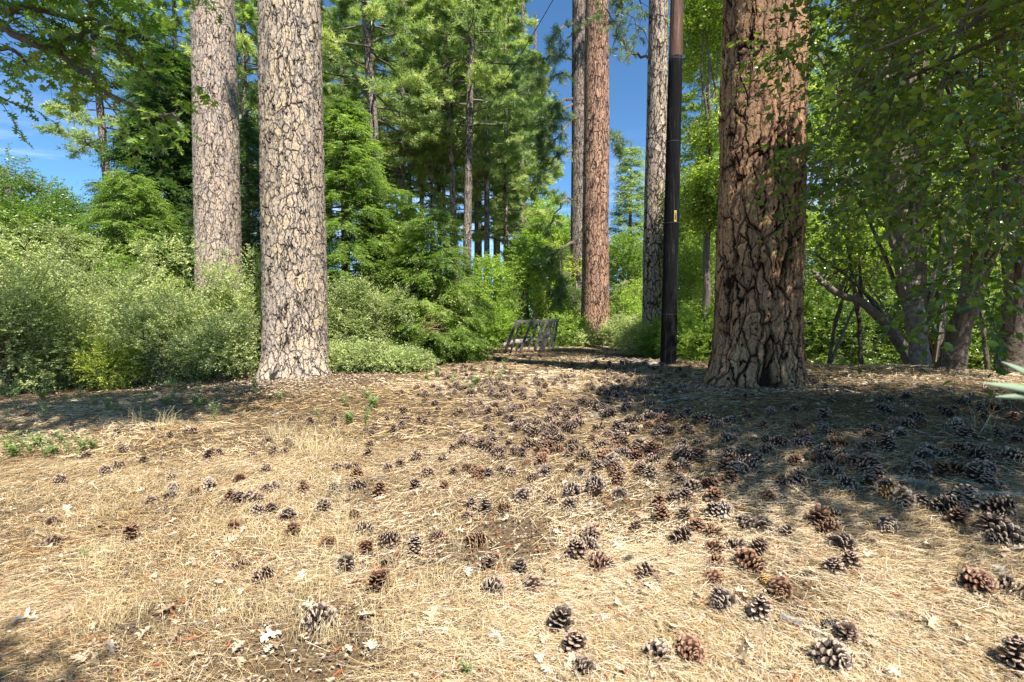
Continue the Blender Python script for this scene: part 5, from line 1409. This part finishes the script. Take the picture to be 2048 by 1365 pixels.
# ------------------------------------------------------------------ sticks
def stick(pxs, r0, label, mat='grey_dead', n=7, name='stick'):
    P = [gp(px, py, .02) for px, py in pxs]
    return logm(name, label, P, r0, r0 * .75, M[mat], n=n, cat='stick', seed=int(pxs[0][0]))
stick([(310, 1031), (350, 1028), (408, 1026)], .007, 'thin dark straight twig on the left foreground', 'limb')
stick([(1562, 1243), (1605, 1262)], .017, 'stubby pale bleached stick beside a big cone at lower right')
stick([(1320, 810), (1360, 802), (1405, 799)], .014, 'pale curved stick at the root of the massive right pine')
stick([(1790, 964), (1830, 972), (1880, 984)], .016, 'peeling reddish stick in the shade at right')
stick([(1900, 998), (1975, 994), (2060, 999)], .014, 'long grey stick lying at the right edge in shade')
stick([(545, 835), (560, 829), (572, 823)], .018, 'short dark stick below the big pale pine')
stick([(1015, 855), (1035, 848), (1058, 841)], .018, 'pale stick among the crowded cones mid slope')
stick([(1180, 838), (1205, 832)], .018, 'short bleached stick mid slope right of centre')
stick([(1180, 716), (1215, 715), (1250, 722), (1275, 730)], .035, 'bleached branch lying left of the utility pole foot')
stick([(1270, 728), (1290, 731), (1318, 729)], .05, 'grey root like branch touching the utility pole foot')
stick([(1000, 716), (1008, 722)], .02, 'tiny pale stick on the shaded slope by the frame')

# ------------------------------------------------------------------ weeds
def weed_mesh(seed, n=7, h=.16, lf=.05, mat='weed'):
    r = np.random.RandomState(seed); g = Geo()
    for k in range(n):
        an = r.rand() * 6.28; hh = h * r.uniform(.5, 1.1); t = np.linspace(0, 1, 4)
        P = np.c_[np.cos(an) * .35 * hh * t ** 1.5, np.sin(an) * .35 * hh * t ** 1.5, hh * t]
        tube(g, P, [.0022, .002, .0015, .001], 3, .5, cap=False)
        m = 9; u = np.linspace(.25, 1, m); c = np.stack([np.interp(u, t, P[:, q]) for q in range(3)], -1)
        az = an + np.arange(m) * 2.4
        g.add(*leaves(c, np.c_[np.cos(az), np.sin(az), np.full(m, .55)], np.c_[-np.cos(az) * .5, -np.sin(az) * .5, np.ones(m)], lf * r.uniform(.7, 1.2, m), lf * .38 * r.uniform(.7, 1.2, m), LEAF_H, r.rand(m)))
    return g.build('weed', M[mat])
WM = [weed_mesh(500), weed_mesh(501, 5, .2, .045), weed_mesh(502, 9, .13, .06), weed_mesh(503, 4, .24, .04)]
WD = [((15, 905), (48, 900), (75, 895), (98, 893), (122, 888), (150, 925), (165, 905), (105, 912), (30, 918), (188, 900), (60, 912), (135, 910), (92, 920)), ((390, 812), (395, 800), (400, 820), (345, 800), (330, 812), (300, 835), (230, 830), (215, 820), (90, 835), (32, 800), (60, 785), (35, 820), (125, 810), (170, 775), (255, 800), (350, 790), (160, 800), (15, 840), (85, 800), (190, 815), (290, 810)),
      ((905, 770), (940, 790), (950, 765), (690, 815), (700, 850), (735, 838), (745, 820), (640, 850), (560, 805), (508, 775), (512, 795), (915, 765), (955, 770), (875, 755), (980, 760), (1010, 745), (425, 830), (430, 845), (1000, 765), (852, 762), (735, 800), (728, 860))]
WL = ['bright green leafy weed in the clump at the left edge', 'small weed in the shaded strip below the left shrubs', 'small pale weed sprouting on the sunny slope']
r_ = np.random.RandomState(510)
for gi, L_ in enumerate(WD):
    for (px, py) in L_:
        x, y, z = ground_at(px, py)
        o = link('weed', WM[r_.randint(4)], None, (x, y, z), (0, 0, r_.rand() * 6.28), r_.uniform(.7, 1.15) * (1.0 if gi == 0 else 1.15)); 
        wl_ = WL[gi] + (((' by its outer end' if px < 60 else ' in its middle' if px < 125 else ' at its inner end') if gi == 0 else ', left half of the strip' if px < 180 else ', right half of the strip') if gi < 2 else (' below the big pale pine' if px < 600 else ' right below the low grey shrubs' if px < 780 else ' near the shadow band in the middle'))
        tag(o, ('tall ' if o.data == WM[3] or o.data == WM[1] else 'bushy ') + wl_, 'weed', WL[gi].replace('weed', 'weeds'))
x, y, z = ground_at(165, 1116); tag(link('seedling', WM[2], None, (x, y, z), (0, 0, 0), .32), 'lone tiny green seedling in the lower left ground', 'seedling')
x, y, z = ground_at(934, 1355); tag(link('seedling', weed_mesh(520, 6, .09, .022), None, (x, y, z), (0, 0, 1), .8), 'feathery yellow green seedling at the bottom edge', 'seedling')

# dead reddish branch caught in the cedar
r_ = np.random.RandomState(530); g = Geo()
b0 = at(832, 668, 12.0); 
for k in range(26):
    e = at(r_.uniform(845, 895), r_.uniform(628, 668), 12.0 + r_.normal() * .15); m_ = (b0 + e) / 2 + r_.normal(size=3) * .05
    tube(g, [b0, m_, e], [.008, .006, .003], 4, r_.rand(), cap=False)
    sprays(g, None, np.array([e, m_]), np.array([e - b0, e - b0]), r_, length=.16, k=8, leaf=(.05, .012), droop=.2, twig=0)
o = link('dead_branch', g.build('dead_branch', attr_mat('dead_brown', [(.30, .17, .09), (.48, .32, .20)]))); tag(o, 'reddish dead branch hanging low in the rounder cedar', 'branch')

# near blurred leaves at the right edge
def thick_leaf(g, p0, dirv, nv, L_, W_, a):
    n = 9; tt = np.linspace(0, 1, n); d = nrm(np.array(dirv)); s = nrm(np.cross(nv, d)); u = np.cross(d, s)
    wv = W_ * np.sin(np.pi * np.clip(tt * .93 + .05, 0, 1)) ** .75
    V = []
    for k in range(n):
        c = np.array(p0) + d * L_ * tt[k] - u * L_ * .22 * tt[k] ** 2
        V += [c - s * wv[k] / 2 + u * wv[k] * .16, c, c + s * wv[k] / 2 + u * wv[k] * .16, c - u * .0008]
    Fq = []
    for k in range(n - 1):
        for j, jn in ((0, 1), (1, 2), (2, 3), (3, 0)): Fq += [k * 4 + j, k * 4 + jn, (k + 1) * 4 + jn, (k + 1) * 4 + j]
    g.add(V, Fq, [4] * (4 * (n - 1)), a)
M['waxy'] = leaf_mat('waxy_blue_green', [(.16, .25, .18), (.22, .31, .23), (.50, .46, .06)], trans=.3, rough=.5, gain=1.0, tcol=1.2)
o0 = at(2130, 800, .62)
root = empty('overhanging_sprig', tuple(o0)); tag(root, 'blurred pale blue green leaves poking in at the right edge', 'sprig')
g = Geo()
for (px, py, dd_, wv_) in ((2003, 762, .60, .015), (2012, 790, .62, .013), (2036, 722, .61, .015)):
    e = at(px, py, dd_) - o0
    thick_leaf(g, e * .12, e, (0, -1, .35), np.linalg.norm(e) * .88, wv_ * .75, .3 + .4 * (px % 3) / 3)
link('leaves', g.build('leaves', M['waxy'], smooth=True), root)
g = Geo(); tube(g, [(0, 0, 0), (.02, .005, -.1), (.05, .01, -.35), (.12, .02, -.62 )], [.003, .004, .005, .006], 6); link('stem', g.build('stem', M['twig']), root)
